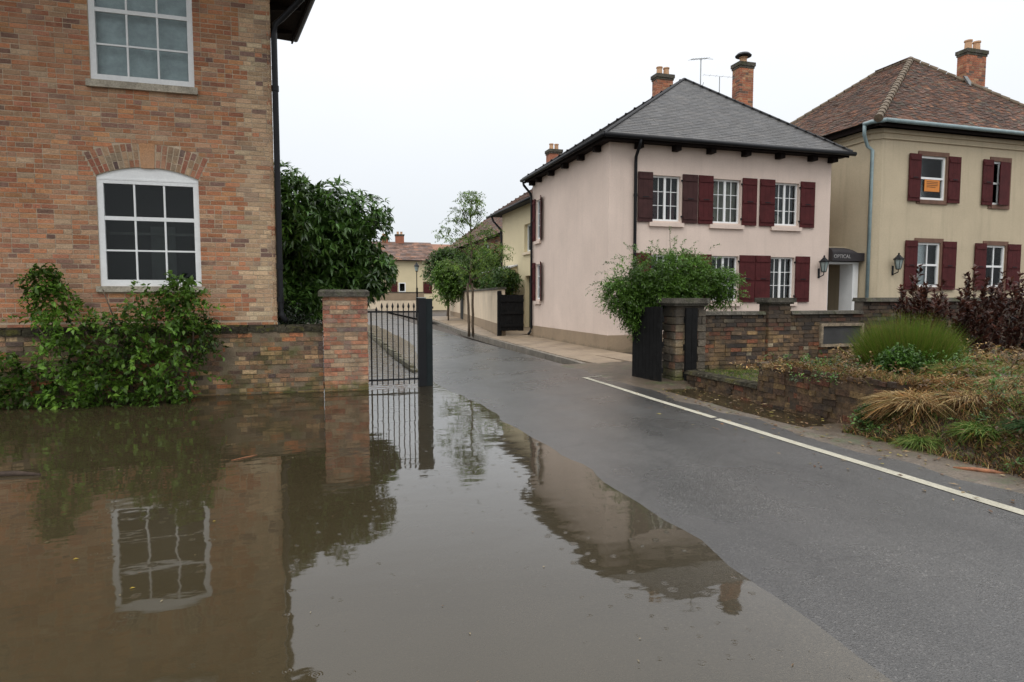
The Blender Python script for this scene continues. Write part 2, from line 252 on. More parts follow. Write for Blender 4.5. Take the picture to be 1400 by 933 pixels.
# ---------------------------------------------------------------- mesh helpers
def wloc(o):
    v = Vector((0, 0, 0))
    while o is not None: v += o.location; o = o.parent
    return v
class MB:
    def __init__(s): s.v = []; s.f = []; s.c = []; s.ci = False
    def add(s, vs, fs, col=None):
        b = len(s.v); s.v += [tuple(p) for p in vs]; s.f += [tuple(i+b for i in f) for f in fs]; s.c += [col or (.5, .5, .5)]*len(fs)
    BF = [(0, 3, 2, 1), (4, 5, 6, 7), (0, 1, 5, 4), (1, 2, 6, 5), (2, 3, 7, 6), (3, 0, 4, 7)]
    def box(s, x0, x1, y0, y1, z0, z1, col=None):
        s.add([(x0, y0, z0), (x1, y0, z0), (x1, y1, z0), (x0, y1, z0), (x0, y0, z1), (x1, y0, z1), (x1, y1, z1), (x0, y1, z1)], MB.BF, col)
    def fbox(s, F, u0, u1, n0, n1, z0, z1, col=None):
        o, ud, nd = F
        P = lambda u, n, z: (o[0]+ud[0]*u+nd[0]*n, o[1]+ud[1]*u+nd[1]*n, z)
        vs = [P(u0, n0, z0), P(u1, n0, z0), P(u1, n1, z0), P(u0, n1, z0), P(u0, n0, z1), P(u1, n0, z1), P(u1, n1, z1), P(u0, n1, z1)]
        s.add(vs, MB.BF if (ud[0]*nd[1]-ud[1]*nd[0]) > 0 else [f[::-1] for f in MB.BF], col)
    def prism(s, poly, z0, z1, col=None):
        n = len(poly); s.add([(x, y, z0) for x, y in poly]+[(x, y, z1) for x, y in poly], [tuple(range(n))[::-1], tuple(range(n, 2*n))]+[(i, (i+1) % n, n+(i+1) % n, n+i) for i in range(n)], col)
    def extr(s, poly, d, col=None):   # poly: 3D points, d: extrusion vector
        n = len(poly); s.add(list(poly)+[(p[0]+d[0], p[1]+d[1], p[2]+d[2]) for p in poly], [tuple(range(n))[::-1], tuple(range(n, 2*n))]+[(i, (i+1) % n, n+(i+1) % n, n+i) for i in range(n)], col)
    def tube(s, pts, r, n=8, col=None, cap=True):
        pts = [Vector(p) for p in pts]; rr = r if isinstance(r, (list, tuple)) else [r]*len(pts); b = []
        up = Vector((.123, .21, 1)).normalized()
        for i, p in enumerate(pts):
            d = (pts[min(i+1, len(pts)-1)]-pts[max(i-1, 0)]).normalized()
            a = d.cross(up)
            if a.length < .15: a = d.cross(Vector((1, 0, 0)))
            a.normalize(); c = d.cross(a)
            b += [p+(a*math.cos(2*math.pi*k/n)+c*math.sin(2*math.pi*k/n))*rr[i] for k in range(n)]
        fs = [(i*n+k, i*n+(k+1) % n, (i+1)*n+(k+1) % n, (i+1)*n+k) for i in range(len(pts)-1) for k in range(n)]
        if cap: fs += [tuple(range(n))[::-1], tuple(range((len(pts)-1)*n, len(pts)*n))]
        s.add(b, fs, col)
    def lathe(s, cx, cy, prof, n=12, col=None, rot=0):   # prof [(r,z)]
        vs = [(cx+r*math.cos(rot+2*math.pi*k/n), cy+r*math.sin(rot+2*math.pi*k/n), z) for r, z in prof for k in range(n)]
        fs = [(i*n+k, i*n+(k+1) % n, (i+1)*n+(k+1) % n, (i+1)*n+k) for i in range(len(prof)-1) for k in range(n)]
        fs += [tuple(range(n))[::-1], tuple(range((len(prof)-1)*n, len(prof)*n))]
        s.add(vs, fs, col)
    def build(s, name, m, parent=None, smooth=False, stuff=False, kind=None):
        me = bpy.data.meshes.new(name); o0 = wloc(parent) if parent else Vector((0, 0, 0))
        me.from_pydata([(p[0]-o0[0], p[1]-o0[1], p[2]-o0[2]) for p in s.v], [], s.f); me.validate()
        at = me.attributes.new('tint', 'FLOAT_COLOR', 'FACE')
        if len(s.c) == len(me.polygons):
            at.data.foreach_set('color', np.array([(*c, 1) for c in s.c], dtype=np.float32).ravel())
        if smooth: me.polygons.foreach_set('use_smooth', [True]*len(me.polygons))
        me.materials.append(m)
        o = bpy.data.objects.new(name, me); C.objects.link(o)
        if parent: o.parent = parent
        if stuff: o['kind'] = 'stuff'
        if kind: o['kind'] = kind
        return o
def thing(name, label, cat, loc=(0, 0, 0), group=None):
    o = bpy.data.objects.new(name, None); o.empty_display_size = .2; C.objects.link(o); o.location = loc; o['label'] = label; o['category'] = cat
    if group: o['group'] = group
    return o
def tag(o, label, cat, group=None):
    o['label'] = label; o['category'] = cat
    if group: o['group'] = group
    return o
# many alike pieces: the ones that show largest as parts sharing meshes, the rest joined
_unit = {}
def unit_box(name, m, col):
    k = (name, m.name, col)
    if k not in _unit:
        b = MB(); b.box(-.5, .5, -.5, .5, -.5, .5, col); me = bpy.data.meshes.new(name); me.from_pydata(b.v, [], b.f)
        at = me.attributes.new('tint', 'FLOAT_COLOR', 'FACE'); at.data.foreach_set('color', np.array([(*col, 1)]*6, dtype=np.float32).ravel()); me.materials.append(m); _unit[k] = me
    return _unit[k]
def pieces(root, name, stuffname, items, m, limit=295):
    """items: (centre, (sx,sy,sz), 3x3 rotation or None, tint)"""
    sc_ = []
    for i, (c, s, R, col) in enumerate(items):
        p = proj(c)
        v = 0
        if p and -5 < p[0] < 1405 and -5 < p[1] < 938: v = sorted(s)[2]*sorted(s)[1]/p[2]**2
        sc_.append(v)
    order = sorted(range(len(items)), key=lambda i: -sc_[i]); solo = set(i for i in order[:limit] if sc_[i] > 0)
    o0 = wloc(root); rest = MB(); CU = [(-.5, -.5, -.5), (.5, -.5, -.5), (.5, .5, -.5), (-.5, .5, -.5), (-.5, -.5, .5), (.5, -.5, .5), (.5, .5, .5), (-.5, .5, .5)]
    for i, (c, s, R, col) in enumerate(items):
        if i in solo:
            o = bpy.data.objects.new(name, unit_box(name, m, col)); C.objects.link(o); o.parent = root
            MM = Matrix.Translation(Vector(c)-o0) @ (R.to_4x4() if R else Matrix.Identity(4)) @ Matrix.Diagonal((*s, 1))
            o.matrix_local = MM
        else:
            pts = [Vector((a*s[0], b*s[1], d*s[2])) for a, b, d in CU]
            if R: pts = [R @ p for p in pts]
            rest.add([(p[0]+c[0], p[1]+c[1], p[2]+c[2]) for p in pts], MB.BF, col)
    if rest.v: rest.build(stuffname, m, root, stuff=True)
def pick(pal):
    t = random.random()*sum(p[0] for p in pal)
    for w_, c in pal:
        t -= w_
        if t <= 0: break
    k = random.choice((.82, .92, 1.0, 1.1, 1.2))
    return tuple(round(x*k, 4) for x in c)
PAL_HOUSE = [(34, (.42, .17, .08)), (22, (.39, .22, .13)), (14, (.42, .28, .17)), (14, (.35, .135, .08)), (9, (.30, .185, .125)), (6, (.18, .11, .09)), (2, (.12, .085, .08)), (12, (.46, .23, .105)), (4, (.46, .35, .23))]
PAL_QUOIN = [(30, (.48, .34, .21)), (20, (.44, .29, .18)), (8, (.40, .18, .10)), (8, (.34, .24, .165)), (3, (.2, .125, .1)), (6, (.5, .39, .25))]
PAL_HOUSE = [(w_, tuple(x*.72+y*.28 for x, y in zip(c, (.38, .195, .115)))) for w_, c in PAL_HOUSE]
PAL_WALL = [(20, (.21, .13, .08)), (18, (.15, .095, .065)), (12, (.27, .185, .11)), (16, (.10, .07, .055)), (12, (.26, .11, .055)), (10, (.07, .052, .05)), (6, (.33, .25, .16))]
PAL_WALL = [(w_, (c[0]*1.25, c[1]*1.14, c[2]*1.0)) for w_, c in PAL_WALL]
PAL_PIER = [(26, (.36, .17, .10)), (18, (.36, .24, .15)), (12, (.31, .125, .08)), (12, (.38, .27, .17)), (5, (.14, .095, .085)), (8, (.23, .13, .10)), (8, (.29, .22, .15))]
PAL_OLD = [(20, (.18, .11, .06)), (18, (.20, .13, .075)), (14, (.20, .075, .04)), (20, (.095, .065, .045)), (7, (.28, .18, .085)), (12, (.055, .042, .035)), (4, (.3, .25, .17))]
PAL_DARK = [(20, (.085, .05, .03)), (16, (.11, .068, .035)), (12, (.12, .045, .025)), (16, (.05, .035, .025)), (5, (.17, .11, .05))]
PAL_CHIM = [(30, (.33, .115, .055)), (20, (.27, .10, .055)), (10, (.36, .19, .10)), (8, (.12, .07, .05))]
def brick_rows(F, u0, u1, z0, z1, pal, off=0.0, proud=.006, depth=.06, course=.075, L=.215, holes=None, rough=0.0, hp=.33, gap=.01):
    """bricks laid in courses on the vertical face F=(origin,udir,ndir); holes(zmid)->[(a,b)] spans without bricks"""
    o, ud, nd = F; out = []; z = z0; H = L/2-.005
    R0 = Matrix(((ud[0], nd[0], 0), (ud[1], nd[1], 0), (0, 0, 1)))
    row = 0
    while z+course*.55 < z1:
        hz = min(course, z1-z)-gap; zm = z+gap/2+hz/2
        spans = [(u0, u1)]
        for a, b in (holes(zm) if holes else []):
            ns = []
            for s, e in spans:
                if b <= s or a >= e: ns.append((s, e)); continue
                if a > s: ns.append((s, a))
                if b < e: ns.append((b, e))
            spans = ns
        for s, e in spans:
            u = s; first = True
            while u < e-.012:
                ln = H if random.random() < hp else L
                if first and row % 2: ln = H if random.random() < .7 else L*.75
                first = False
                nx = min(u+ln+gap, e)
                if e-nx < .05: nx = e
                ln = nx-u-gap*(.5 if nx == e else 1)
                if ln > .01:
                    uc = u+ln/2; pr_ = proud+random.uniform(-rough, rough)*.5+random.uniform(-.0015, .0015)
                    nc = off+pr_-depth/2
                    R = R0 @ Matrix.Rotation(random.gauss(0, .004+rough*.6), 3, 'Y') @ Matrix.Rotation(random.gauss(0, .006+rough), 3, 'Z')
                    p = pal(uc, zm) if callable(pal) else pal
                    out.append(((o[0]+ud[0]*uc+nd[0]*nc, o[1]+ud[1]*uc+nd[1]*nc, zm+random.uniform(-.001, .001)), (ln, depth, hz*random.uniform(.94, 1.0)), R, pick(p)))
                u = nx
        z += course; row += 1
    return out
def wall_sheet(mb, F, u0, u1, z0, z1, holes, rec=.12, col=None):
    """front skin of a wall with rectangular openings (ua,ub,za,zb) and their reveals"""
    o, ud, nd = F
    P = lambda u, n, z: (o[0]+ud[0]*u+nd[0]*n, o[1]+ud[1]*u+nd[1]*n, z)
    us = sorted(set([u0, u1]+[h[0] for h in holes]+[h[1] for h in holes])); zs = sorted(set([z0, z1]+[h[2] for h in holes]+[h[3] for h in holes]))
    for i in range(len(us)-1):
        for j in range(len(zs)-1):
            uc, zc = (us[i]+us[i+1])/2, (zs[j]+zs[j+1])/2
            if any(h[0] < uc < h[1] and h[2] < zc < h[3] for h in holes): continue
            mb.add([P(us[i], 0, zs[j]), P(us[i+1], 0, zs[j]), P(us[i+1], 0, zs[j+1]), P(us[i], 0, zs[j+1])], [(0, 1, 2, 3)], col)
    for a, b, c, d in holes:
        for q in ([(a, 0, c), (b, 0, c), (b, -rec, c), (a, -rec, c)], [(a, 0, d), (a, -rec, d), (b, -rec, d), (b, 0, d)], [(a, 0, c), (a, -rec, c), (a, -rec, d), (a, 0, d)], [(b, 0, c), (b, 0, d), (b, -rec, d), (b, -rec, c)]):
            mb.add([P(*t) for t in q], [(0, 1, 2, 3)], col)
def window(root, F, a, b, c, d, cols, rows, rec=.1, fr=.045, bar=.018, mull=0, behind='dark', sill=None, sillmat='sill', meet=None, bd=.35, fcol='white', rowz=None, sillov=.06):
    """window (frame and bars) > pane (each), sill, blind"""
    mb = MB(); n1 = -rec+.05; n0 = -rec-.01
    mb.fbox(F, a, a+fr, n0, n1, c, d); mb.fbox(F, b-fr, b, n0, n1, c, d); mb.fbox(F, a+fr, b-fr, n0, n1-.001, c, c+fr*1.2); mb.fbox(F, a+fr, b-fr, n0, n1-.001, d-fr, d)
    ia, ib, ic, id_ = a+fr, b-fr, c+fr*1.2, d-fr
    us = [ia+(ib-ia)*i/cols for i in range(cols+1)]; zs = rowz and [ic]+rowz+[id_] or [ic+(id_-ic)*i/rows for i in range(rows+1)]
    for i in range(1, cols):
        hb = mull/2 if (mull and i == cols//2) else bar/2
        mb.fbox(F, us[i]-hb, us[i]+hb, n0+.012, n1-(.004 if hb > .02 else .014), ic, id_)
    for j in range(1, len(zs)-1):
        hb = .03 if (meet is not None and j == meet) else bar/2
        mb.fbox(F, ia, ib, n0+.014, n1-(.006 if hb > .02 else .016), zs[j]-hb, zs[j]+hb)
    wdw = mb.build('window', M[fcol], root)
    for i in range(cols):
        for j in range(len(zs)-1):
            p = MB(); p.fbox(F, us[i]+bar*.3, us[i+1]-bar*.3, n0+.018, n0+.024, zs[j]+bar*.3, zs[j+1]-bar*.3); p.build('pane', M['glass'], wdw)
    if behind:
        k = MB(); k.fbox(F, a-.1, b+.1, -rec-bd-.02, -rec-bd, c-.1, d+.1); k.build({'dark': 'room_dark_panel'}.get(behind, 'blind'), M[behind], wdw)  # 'dark': a near-black panel added in place of the room's own shade
    if sill:
        k = MB(); k.fbox(F, a-sillov, b+sillov, -rec+.02, sill[1], c-sill[0], c-.003); k.build('sill', M[sillmat], wdw)
    return wdw
def shutter(root, F, a, b, c, d, m='shutter', off=.02, hinge=None):
    mb = MB(); t = .03
    n = 3
    for i in range(n):
        ua = a+(b-a)*i/n; ub = a+(b-a)*(i+1)/n
        mb.fbox(F, ua+.002, ub-.002, off, off+t, c, d)
    sh = mb.build('shutter', M[m], root)
    for zc in (c+.14, (c+d)/2, d-.14):
        k = MB(); k.fbox(F, a+.025, b-.025, off+t+.0005, off+t+.018, zc-.04, zc+.04); k.build('ledge', M[m], sh)
    if hinge is not None:
        for zc in (c+.17, d-.17):
            k = MB(); u = a if hinge == 'a' else b; s = -1 if hinge == 'a' else 1
            k.fbox(F, min(u, u+s*.03), max(u, u+s*.03), .0, off+t, zc-.02, zc+.02); k.build('hinge', M['black'], sh)
    k = MB(); um = (a+b)/2; k.fbox(F, um-.09, um+.09, off+t+.019, off+t+.028, (c+d)/2-.012, (c+d)/2+.012); k.build('iron_bar', M['black'], sh)
    return sh
def roof_tiles(A, B, Cc, D, w, expo, thick, pal, jit=.003, wj=.1):
    """courses of tiles on the planar roof face A-B (eave) D-C (top; may be one point)"""
    A, B, Cc, D = map(Vector, (A, B, Cc, D)); e = (B-A).normalized(); n = e.cross(((D+Cc)/2-(A+B)/2)).normalized()
    if n.z < 0: n = -n
    s = n.cross(e).normalized()
    if s.z < 0: s = -s
    SL = (D-A).dot(s); out = []; rows = int(SL/expo)
    tilt = math.atan2(thick*1.1, expo)
    R0 = Matrix((e, s, n)).transposed()
    for r in range(rows+1):
        sv = r*expo
        if sv > SL-.03: break
        t = (sv+expo*.5)/SL; t = min(t, 1)
        ul = (A+(D-A)*t-A).dot(e); ur = (B+(Cc-B)*t-A).dot(e)
        u = ul-random.random()*w*.0-(w/2 if r % 2 else 0)
        while u < ur:
            ww = w*random.uniform(1-wj, 1+wj); a = max(u, ul); b = min(u+ww, ur)
            if b-a > .02:
                ln = expo*1.35
                cc = A+e*((a+b)/2)+s*(sv+ln/2-.02)+n*(thick*.9+random.uniform(-jit, jit))
                R = R0 @ Matrix.Rotation(-tilt*.8+random.gauss(0, .012), 3, 'X') @ Matrix.Rotation(random.gauss(0, .012), 3, 'Z')
                out.append((tuple(cc), (b-a-.004, ln, thick), R, pick(pal)))
            u += ww
    return out
PAL_SLATE = [(30, (.058, .056, .054)), (20, (.053, .052, .052)), (8, (.066, .062, .058))]
PAL_TILE = [(26, (.115, .06, .04)), (24, (.095, .058, .044)), (9, (.15, .066, .038)), (14, (.075, .053, .043)), (3, (.2, .1, .055)), (8, (.1, .08, .058))]
def chimney(root, x0, x1, y0, y1, z0, z1, pots=2, capt=.12, r=.09, hood=False, plain=False, pothh=.28, name='chimney'):
    k = MB(); k.box(x0, x1, y0, y1, z0, z1); ch = k.build(name, M['mortar'] if not plain else M['chimbrick'], root)
    if plain:
        me = ch.data; at = me.attributes['tint']; at.data.foreach_set('color', np.array([(.3, .11, .06, 1)]*6, dtype=np.float32).ravel())
    else:
        it = []
        for F, L in ((((x0, y0), (1, 0), (0, -1)), x1-x0), (((x0, y1), (0, -1), (-1, 0)), y1-y0), (((x1, y0), (0, 1), (1, 0)), y1-y0)):
            it += brick_rows(F, 0, L, z0, z1, PAL_CHIM, depth=.04, hp=.4)
        rest = MB()
        pieces(ch, 'brick', 'brickwork', it, M['chimbrick'], limit=0)
    k = MB(); k.box(x0-.05, x1+.05, y0-.05, y1+.05, z1, z1+capt); k.box(x0-.025, x1+.025, y0-.025, y1+.025, z1-.07, z1-.001); k.build('chimney_cap', M['cap'], ch)
    xm = (x0+x1)/2; ym = (y0+y1)/2
    ps = [(xm, ym)] if pots == 1 else [(xm-(x1-x0)*.22, ym), (xm+(x1-x0)*.22, ym)]
    for px_, py_ in ps:
        k = MB(); zz = z1+capt; k.lathe(px_, py_, [(r*1.05, zz), (r*.95, zz+pothh*.85), (r*1.15, zz+pothh*.86), (r*1.15, zz+pothh)], 12); k.build('chimney_pot', M['pot'], ch, smooth=False)
    if hood:
        k = MB(); zz = z1+capt+pothh; k.lathe(xm, ym, [(.26, zz+.02), (.27, zz+.05), (.2, zz+.12), (.05, zz+.15)], 16)
        for a in range(4): k.tube([(xm+.1*math.cos(a*1.57), ym+.1*math.sin(a*1.57), zz-.05), (xm+.14*math.cos(a*1.57), ym+.14*math.sin(a*1.57), zz+.03)], .01, 5)
        k.build('chimney_cowl', M['black'], ch)
    return ch

# ---------------------------------------------------------------- foliage
def face_mesh(name, m, parent, V, Fc, col, stuff=False):
    o0 = wloc(parent) if parent else Vector((0, 0, 0)); V = V-np.array(o0)[None]
    me = bpy.data.meshes.new(name); nv, nf, k = len(V), len(Fc), Fc.shape[1]
    me.vertices.add(nv); me.vertices.foreach_set('co', V.astype(np.float32).ravel()); me.loops.add(nf*k); me.loops.foreach_set('vertex_index', Fc.astype(np.int32).ravel())
    me.polygons.add(nf); me.polygons.foreach_set('loop_start', np.arange(0, nf*k, k, dtype=np.int32)); me.polygons.foreach_set('loop_total', np.full(nf, k, dtype=np.int32)); me.update(calc_edges=True)
    at = me.attributes.new('tint', 'FLOAT_COLOR', 'FACE'); at.data.foreach_set('color', np.concatenate([col, np.ones((nf, 1))], 1).astype(np.float32).ravel())
    me.materials.append(m); o = bpy.data.objects.new(name, me); C.objects.link(o)
    if parent: o.parent = parent
    if stuff: o['kind'] = 'stuff'
    return o
def nrm(a): return a/np.maximum(np.linalg.norm(a, axis=-1, keepdims=True), 1e-9)
def leaf_arrays(P, D, Up, L, W, col, droop=.25):
    N = len(P); D = nrm(D); S = nrm(np.cross(D, Up)); Un = np.cross(S, D); L = np.broadcast_to(L, (N,))[:, None]; W = np.broadcast_to(W, (N,))[:, None]
    mid = P+D*L*.45; V = np.stack([P, mid+S*W/2+Un*W*.18, P+D*L-Un*L*droop, mid-S*W/2+Un*W*.18, mid+Un*0], 1).reshape(-1, 3)
    b = np.arange(N)[:, None]*5
    Fc = np.concatenate([b+np.array([[0, 1, 4]]), b+np.array([[4, 1, 2]]), b+np.array([[0, 4, 3]]), b+np.array([[4, 2, 3]])], 1).reshape(-1, 3)
    return V, Fc, np.repeat(col, 4, 0)
def clump_points(centers, radii, n, shell=.55, flat=1.0):
    """n points per clump near its surface; returns positions, outward dirs, clump index"""
    P, D, I = [], [], []
    for i, (c, r) in enumerate(zip(centers, radii)):
        d = nrm(rng.normal(size=(n, 3))); rr = r*(shell+(1-shell)*rng.random((n, 1))**.6); p = np.array(c)[None]+d*rr*np.array([[1, 1, flat]])
        P.append(p); D.append(d); I.append(np.full(n, i))
    return np.concatenate(P), np.concatenate(D), np.concatenate(I)
def ell_centers(c, R, n, rmin, rmax, fill=.75):
    d = nrm(rng.normal(size=(n, 3))); rr = (fill+(1-fill)*rng.random((n, 1)))*.92; k = rng.random(n); r = rmin+(rmax-rmin)*k
    return np.array(c)[None]+d*rr*np.maximum(np.array(R)[None]-r[:, None]*.8, .05), r
def sprays(P, D, n, slen, L, W, base, var=.3, droop=.25, angle=(.5, 1.2), up=.3, whorl=False, clump=None, cvar=.25, tipbias=None):
    """leafy shoots: n leaves along each shoot from P in direction D"""
    N = len(P); D = nrm(D+np.array([[0, 0, up]])); sl = slen*rng.uniform(.6, 1.3, (N, 1, 1))
    t = np.linspace(.1, 1, n)[None, :, None]*np.ones((N, 1, 1)) if not whorl else .8+.2*rng.random((N, n, 1))
    bend = np.zeros((1, 1, 3)); bend[..., 2] = -1
    pos = P[:, None]+D[:, None]*sl*t+bend*(sl*.35*t**2)*(0 if whorl else 1)
    q = nrm(rng.normal(size=(N, n, 3))); Dn = D[:, None]*np.ones((1, n, 1)); perp = nrm(q-(q*Dn).sum(-1, keepdims=True)*Dn)
    a = rng.uniform(angle[0], angle[1], (N, n, 1)); dr = nrm(Dn*np.cos(a)+perp*np.sin(a)+np.array([0, 0, -.15]))
    Up = nrm(np.array([0, 0, 1.0])+.35*rng.normal(size=(N, n, 3)))
    bright = 1+var*rng.normal(size=(N, n, 1))*.6
    sb = 1+cvar*rng.normal(size=(N, 1, 1))
    if clump is not None:
        cb = 1+cvar*rng.normal(size=(int(clump.max())+1,)); sb = sb*cb[clump][:, None, None]
    col = np.array(base)[None, None]*np.clip(bright*sb, .35, 2.0)
    yel = rng.random((N, n, 1))*.5; col = col*np.concatenate([1+yel*.5, 1+yel*.12, 1-yel*.3], -1)
    if tipbias is not None: col = col*(1-t)+np.array(tipbias)[None, None]*np.clip(bright, .5, 1.6)*t
    LL = L*rng.uniform(.7, 1.2, (N, n)); WW = W*LL/L
    return pos.reshape(-1, 3), dr.reshape(-1, 3), Up.reshape(-1, 3), LL.ravel(), WW.ravel(), col.reshape(-1, 3), droop
def crown(name, root, sp, m, solo=0, soloname='leaf'):
    P, D, Up, L, W, col, droop = sp
    keep = np.ones(len(P), bool)
    if solo:
        d = np.linalg.norm(P-np.array(CAM)[None], axis=1)-L*6; idx = np.argsort(d)[:solo*6]; idx = rng.choice(idx, solo, replace=False); keep[idx] = False
        Dn = nrm(D); S = nrm(np.cross(Dn, Up)); Un = np.cross(S, Dn); cache = []
        for v in range(12):
            c = col[idx[v]]
            V, Fc, cc = leaf_arrays(np.zeros((1, 3)), np.array([[0, 1., 0]]), np.array([[0, 0, 1.]]), 1.0, W[0]/L[0], c[None], droop)
            ob = face_mesh(soloname, m, None, V, Fc, cc); cache.append(ob.data); bpy.data.objects.remove(ob)
        o0 = wloc(root)
        for q, i in enumerate(idx):
            o = bpy.data.objects.new(soloname, cache[q % 12]); C.objects.link(o); o.parent = root
            R = Matrix((Vector(S[i]), Vector(Dn[i]), Vector(Un[i]))).transposed().to_4x4()
            o.matrix_local = Matrix.Translation(Vector(P[i])-o0) @ R @ Matrix.Diagonal((L[i], L[i], L[i], 1))
    V, Fc, cc = leaf_arrays(P[keep], D[keep], Up[keep], L[keep], W[keep], col[keep], droop)
    return face_mesh(name, m, root, V, Fc, cc, stuff=bool(solo))
def blades(P, D, L, W, col, bend=.5, seg=3):
    """grass blades: tapering strips that bow over"""
    N = len(P); D = nrm(D); L = np.broadcast_to(L, (N,))[:, None]; W = np.broadcast_to(W, (N,))[:, None]; q = rng.normal(size=(N, 3)); q[:, 2] = 0; S = nrm(np.cross(D, nrm(q)+1e-3))
    out = D.copy(); out[:, 2] = 0; V = []
    for k in range(seg+1):
        t = k/seg; p = P+D*L*t+(nrm(out+1e-4)*.5-np.array([[0, 0, 1]]))*L*bend*t*t*.6
        wv = W*(1-t*.92)/2; V += [p-S*wv, p+S*wv]
    V = np.stack(V, 1).reshape(-1, 3); n2 = 2*(seg+1); b = np.arange(N)[:, None]*n2
    Fc = np.concatenate([b+np.array([[2*k, 2*k+1, 2*k+3, 2*k+2]]) for k in range(seg)], 1).reshape(-1, 4)
    return V, Fc, np.repeat(col, seg, 0)
def tussock(root, c, R, h, n, cols, lean=.7, w=.008, bend=.6, name='blades', mess=.22, dome=.0):
    a = rng.uniform(0, 2*math.pi, n); r = np.sqrt(rng.random(n))*R*.55; P = np.stack([c[0]+r*np.cos(a), c[1]+r*np.sin(a), np.full(n, c[2])], 1)
    D = np.stack([np.cos(a)*r/R*lean*1.8, np.sin(a)*r/R*lean*1.8, np.ones(n)], 1)+rng.normal(size=(n, 3))*mess
    cols = np.array(cols); col = cols[rng.integers(0, len(cols), n)]*rng.uniform(.6, 1.35, (n, 1))
    V, Fc, cc = blades(P, D, h*rng.uniform(.55, 1.1, n)*(1-dome*(r/(R*.55))**2), w*rng.uniform(.6, 1.4, n), col, bend)
    return face_mesh(name, M['grass'], root, V, Fc, cc)
def limbs(root, segs, name='trunk', m='bark'):
    k = MB()
    for pts, r0, r1 in segs:
        n = len(pts); k.tube(pts, [r0+(r1-r0)*i/(n-1) for i in range(n)], 7)
    return k.build(name, M[m], root, smooth=True)
def wob(a, b, n=5, amp=.05):
    a, b = Vector(a), Vector(b); out = []
    for i in range(n):
        t = i/(n-1); p = a.lerp(b, t); s = math.sin(math.pi*t) if n > 2 else 0
        out.append(p+Vector((random.uniform(-amp, amp), random.uniform(-amp, amp), random.uniform(-amp, amp)*.3))*s)
    return out

# ================================================================ SETTING
def sstep(a, b, x): t = min(max((x-a)/(b-a), 0), 1); return t*t*(3-2*t)
def vnoise(x, y, s=1.0):
    return (math.sin(x*1.7*s+1.3)*math.cos(y*1.3*s+.7)+.5*math.sin(x*4.1*s+y*2.3*s+2)+.3*math.sin(y*7.3*s-x*3.1*s+.5))/1.8
def shore(y): return 2.33+.75*sstep(13, 24, y)-.25*sstep(8, 11, y)*(1-sstep(12, 16, y))
def hroad(x, y):
    s = shore(y); z = .042*(x-s)
    if z < -.2: z = -.2-.0*(x)
    z = max(z, -.2)
    z += .0035*vnoise(x, y, .9)+.0015*vnoise(x+5, y, 3)
    if y > 34: z += (y-34)*.014*sstep(34, 44, y)
    return z
def sheet(name, xs, ys, zf, m, kind='structure', attrf=None, smooth=True):
    V = np.array([(x, y, zf(x, y)) for y in ys for x in xs]); nx = len(xs)
    Fc = np.array([(j*nx+i, j*nx+i+1, (j+1)*nx+i+1, (j+1)*nx+i) for j in range(len(ys)-1) for i in range(nx-1)])
    o = face_mesh(name, m, None, V, Fc, np.full((len(Fc), 3), .2)); o['kind'] = kind
    if smooth: o.data.polygons.foreach_set('use_smooth', [True]*len(Fc))
    if attrf:
        at = o.data.attributes.new('wdepth', 'FLOAT', 'POINT'); at.data.foreach_set('value', np.array([attrf(x, y) for y in ys for x in xs], dtype=np.float32))
    return o
def rngf(a, b, s):
    n = max(1, int(round((b-a)/s))); return [a+(b-a)*i/n for i in range(n+1)]
xs = rngf(-16, -2, 1.0)+rngf(-1.8, 5.1, .12); ys = rngf(-8, 0, 1)+rngf(.2, 14, .2)+rngf(14.5, 66, .8)
sheet('road', xs, ys, hroad, M['asphalt'])
sheet('flood_water', rngf(-16, -1, .8)+rngf(-.8, 3.9, .12), rngf(-8, 0, 1)+rngf(.2, 14, .25)+rngf(14.5, 46, .8), lambda x, y: 0.0, M['water'], attrf=lambda x, y: max(0, -hroad(x, y)))
gx = [-400, -200, -100, -50, -30, -16.5, -10, -4, 0, 4, 5.1, 6, 8, 12, 20, 40, 80, 200, 400]; gy = [-200, -60, -20, -8, 0, 5, 10, 15, 20, 30, 40, 50, 66, 80, 120, 250, 600, 1500]
sheet('ground', gx, gy, lambda x, y: (-.3 if (x < 6) else -.02)+(.5 if y > 66 else 0), M['soil'])
# verge: mud and leaf litter strip between the paint line and the planting
def hverge(x, y):
    z = hroad(min(x, 4.9), y)+.02*(x-4.9)
    edge = 5.0+.10*vnoise(y*1.3, 2, 1.1)
    z += -.012+.03*sstep(edge-.12, edge+.1, x)
    if y < 11.5: z -= .075*sstep(5.15, 5.35, x)*(1-sstep(5.9, 6.05, x))*sstep(5.2, 6.6, y)*(1-sstep(9.1, 9.6, y))
    z += .006*vnoise(x*3, y*3, 2)+.004*vnoise(x*7, y*6, 3)
    return z
vm_ = mat('muddy_verge', (.078, .058, .038), rough=.5, nscale=2.6, namt=.4, fine=45, famt=.4, bump=1, bscale=45, spec=.5, stains=[((.05, .065, .022), 3, 1.04, 1.14, -5, -4, .7), ((.16, .13, .1), 5, 1.05, 1.15, -5, -4, .5)])
sheet('verge', rngf(4.86, 6.6, .06), rngf(-4, 12.9, .12), hverge, vm_)
# puddle in the gutter along the low wall
pw = M['water'].copy(); pw.name = 'brown_puddle_water'
sheet('gutter_puddle', rngf(5.05, 6.0, .1), rngf(5.0, 9.7, .2), lambda x, y: .088, pw, attrf=lambda x, y: .06)
# apron and land on the right, raised
sheet('forecourt', rngf(6.4, 60, 3)+[], rngf(10.2, 15.6, 1.3)+[40, 70], lambda x, y: .12, M['soil'])
sheet('garden_soil', rngf(-40, .72, 2.0), [11.9, 14, 20, 30, 42], lambda x, y: .06, M['soil'])
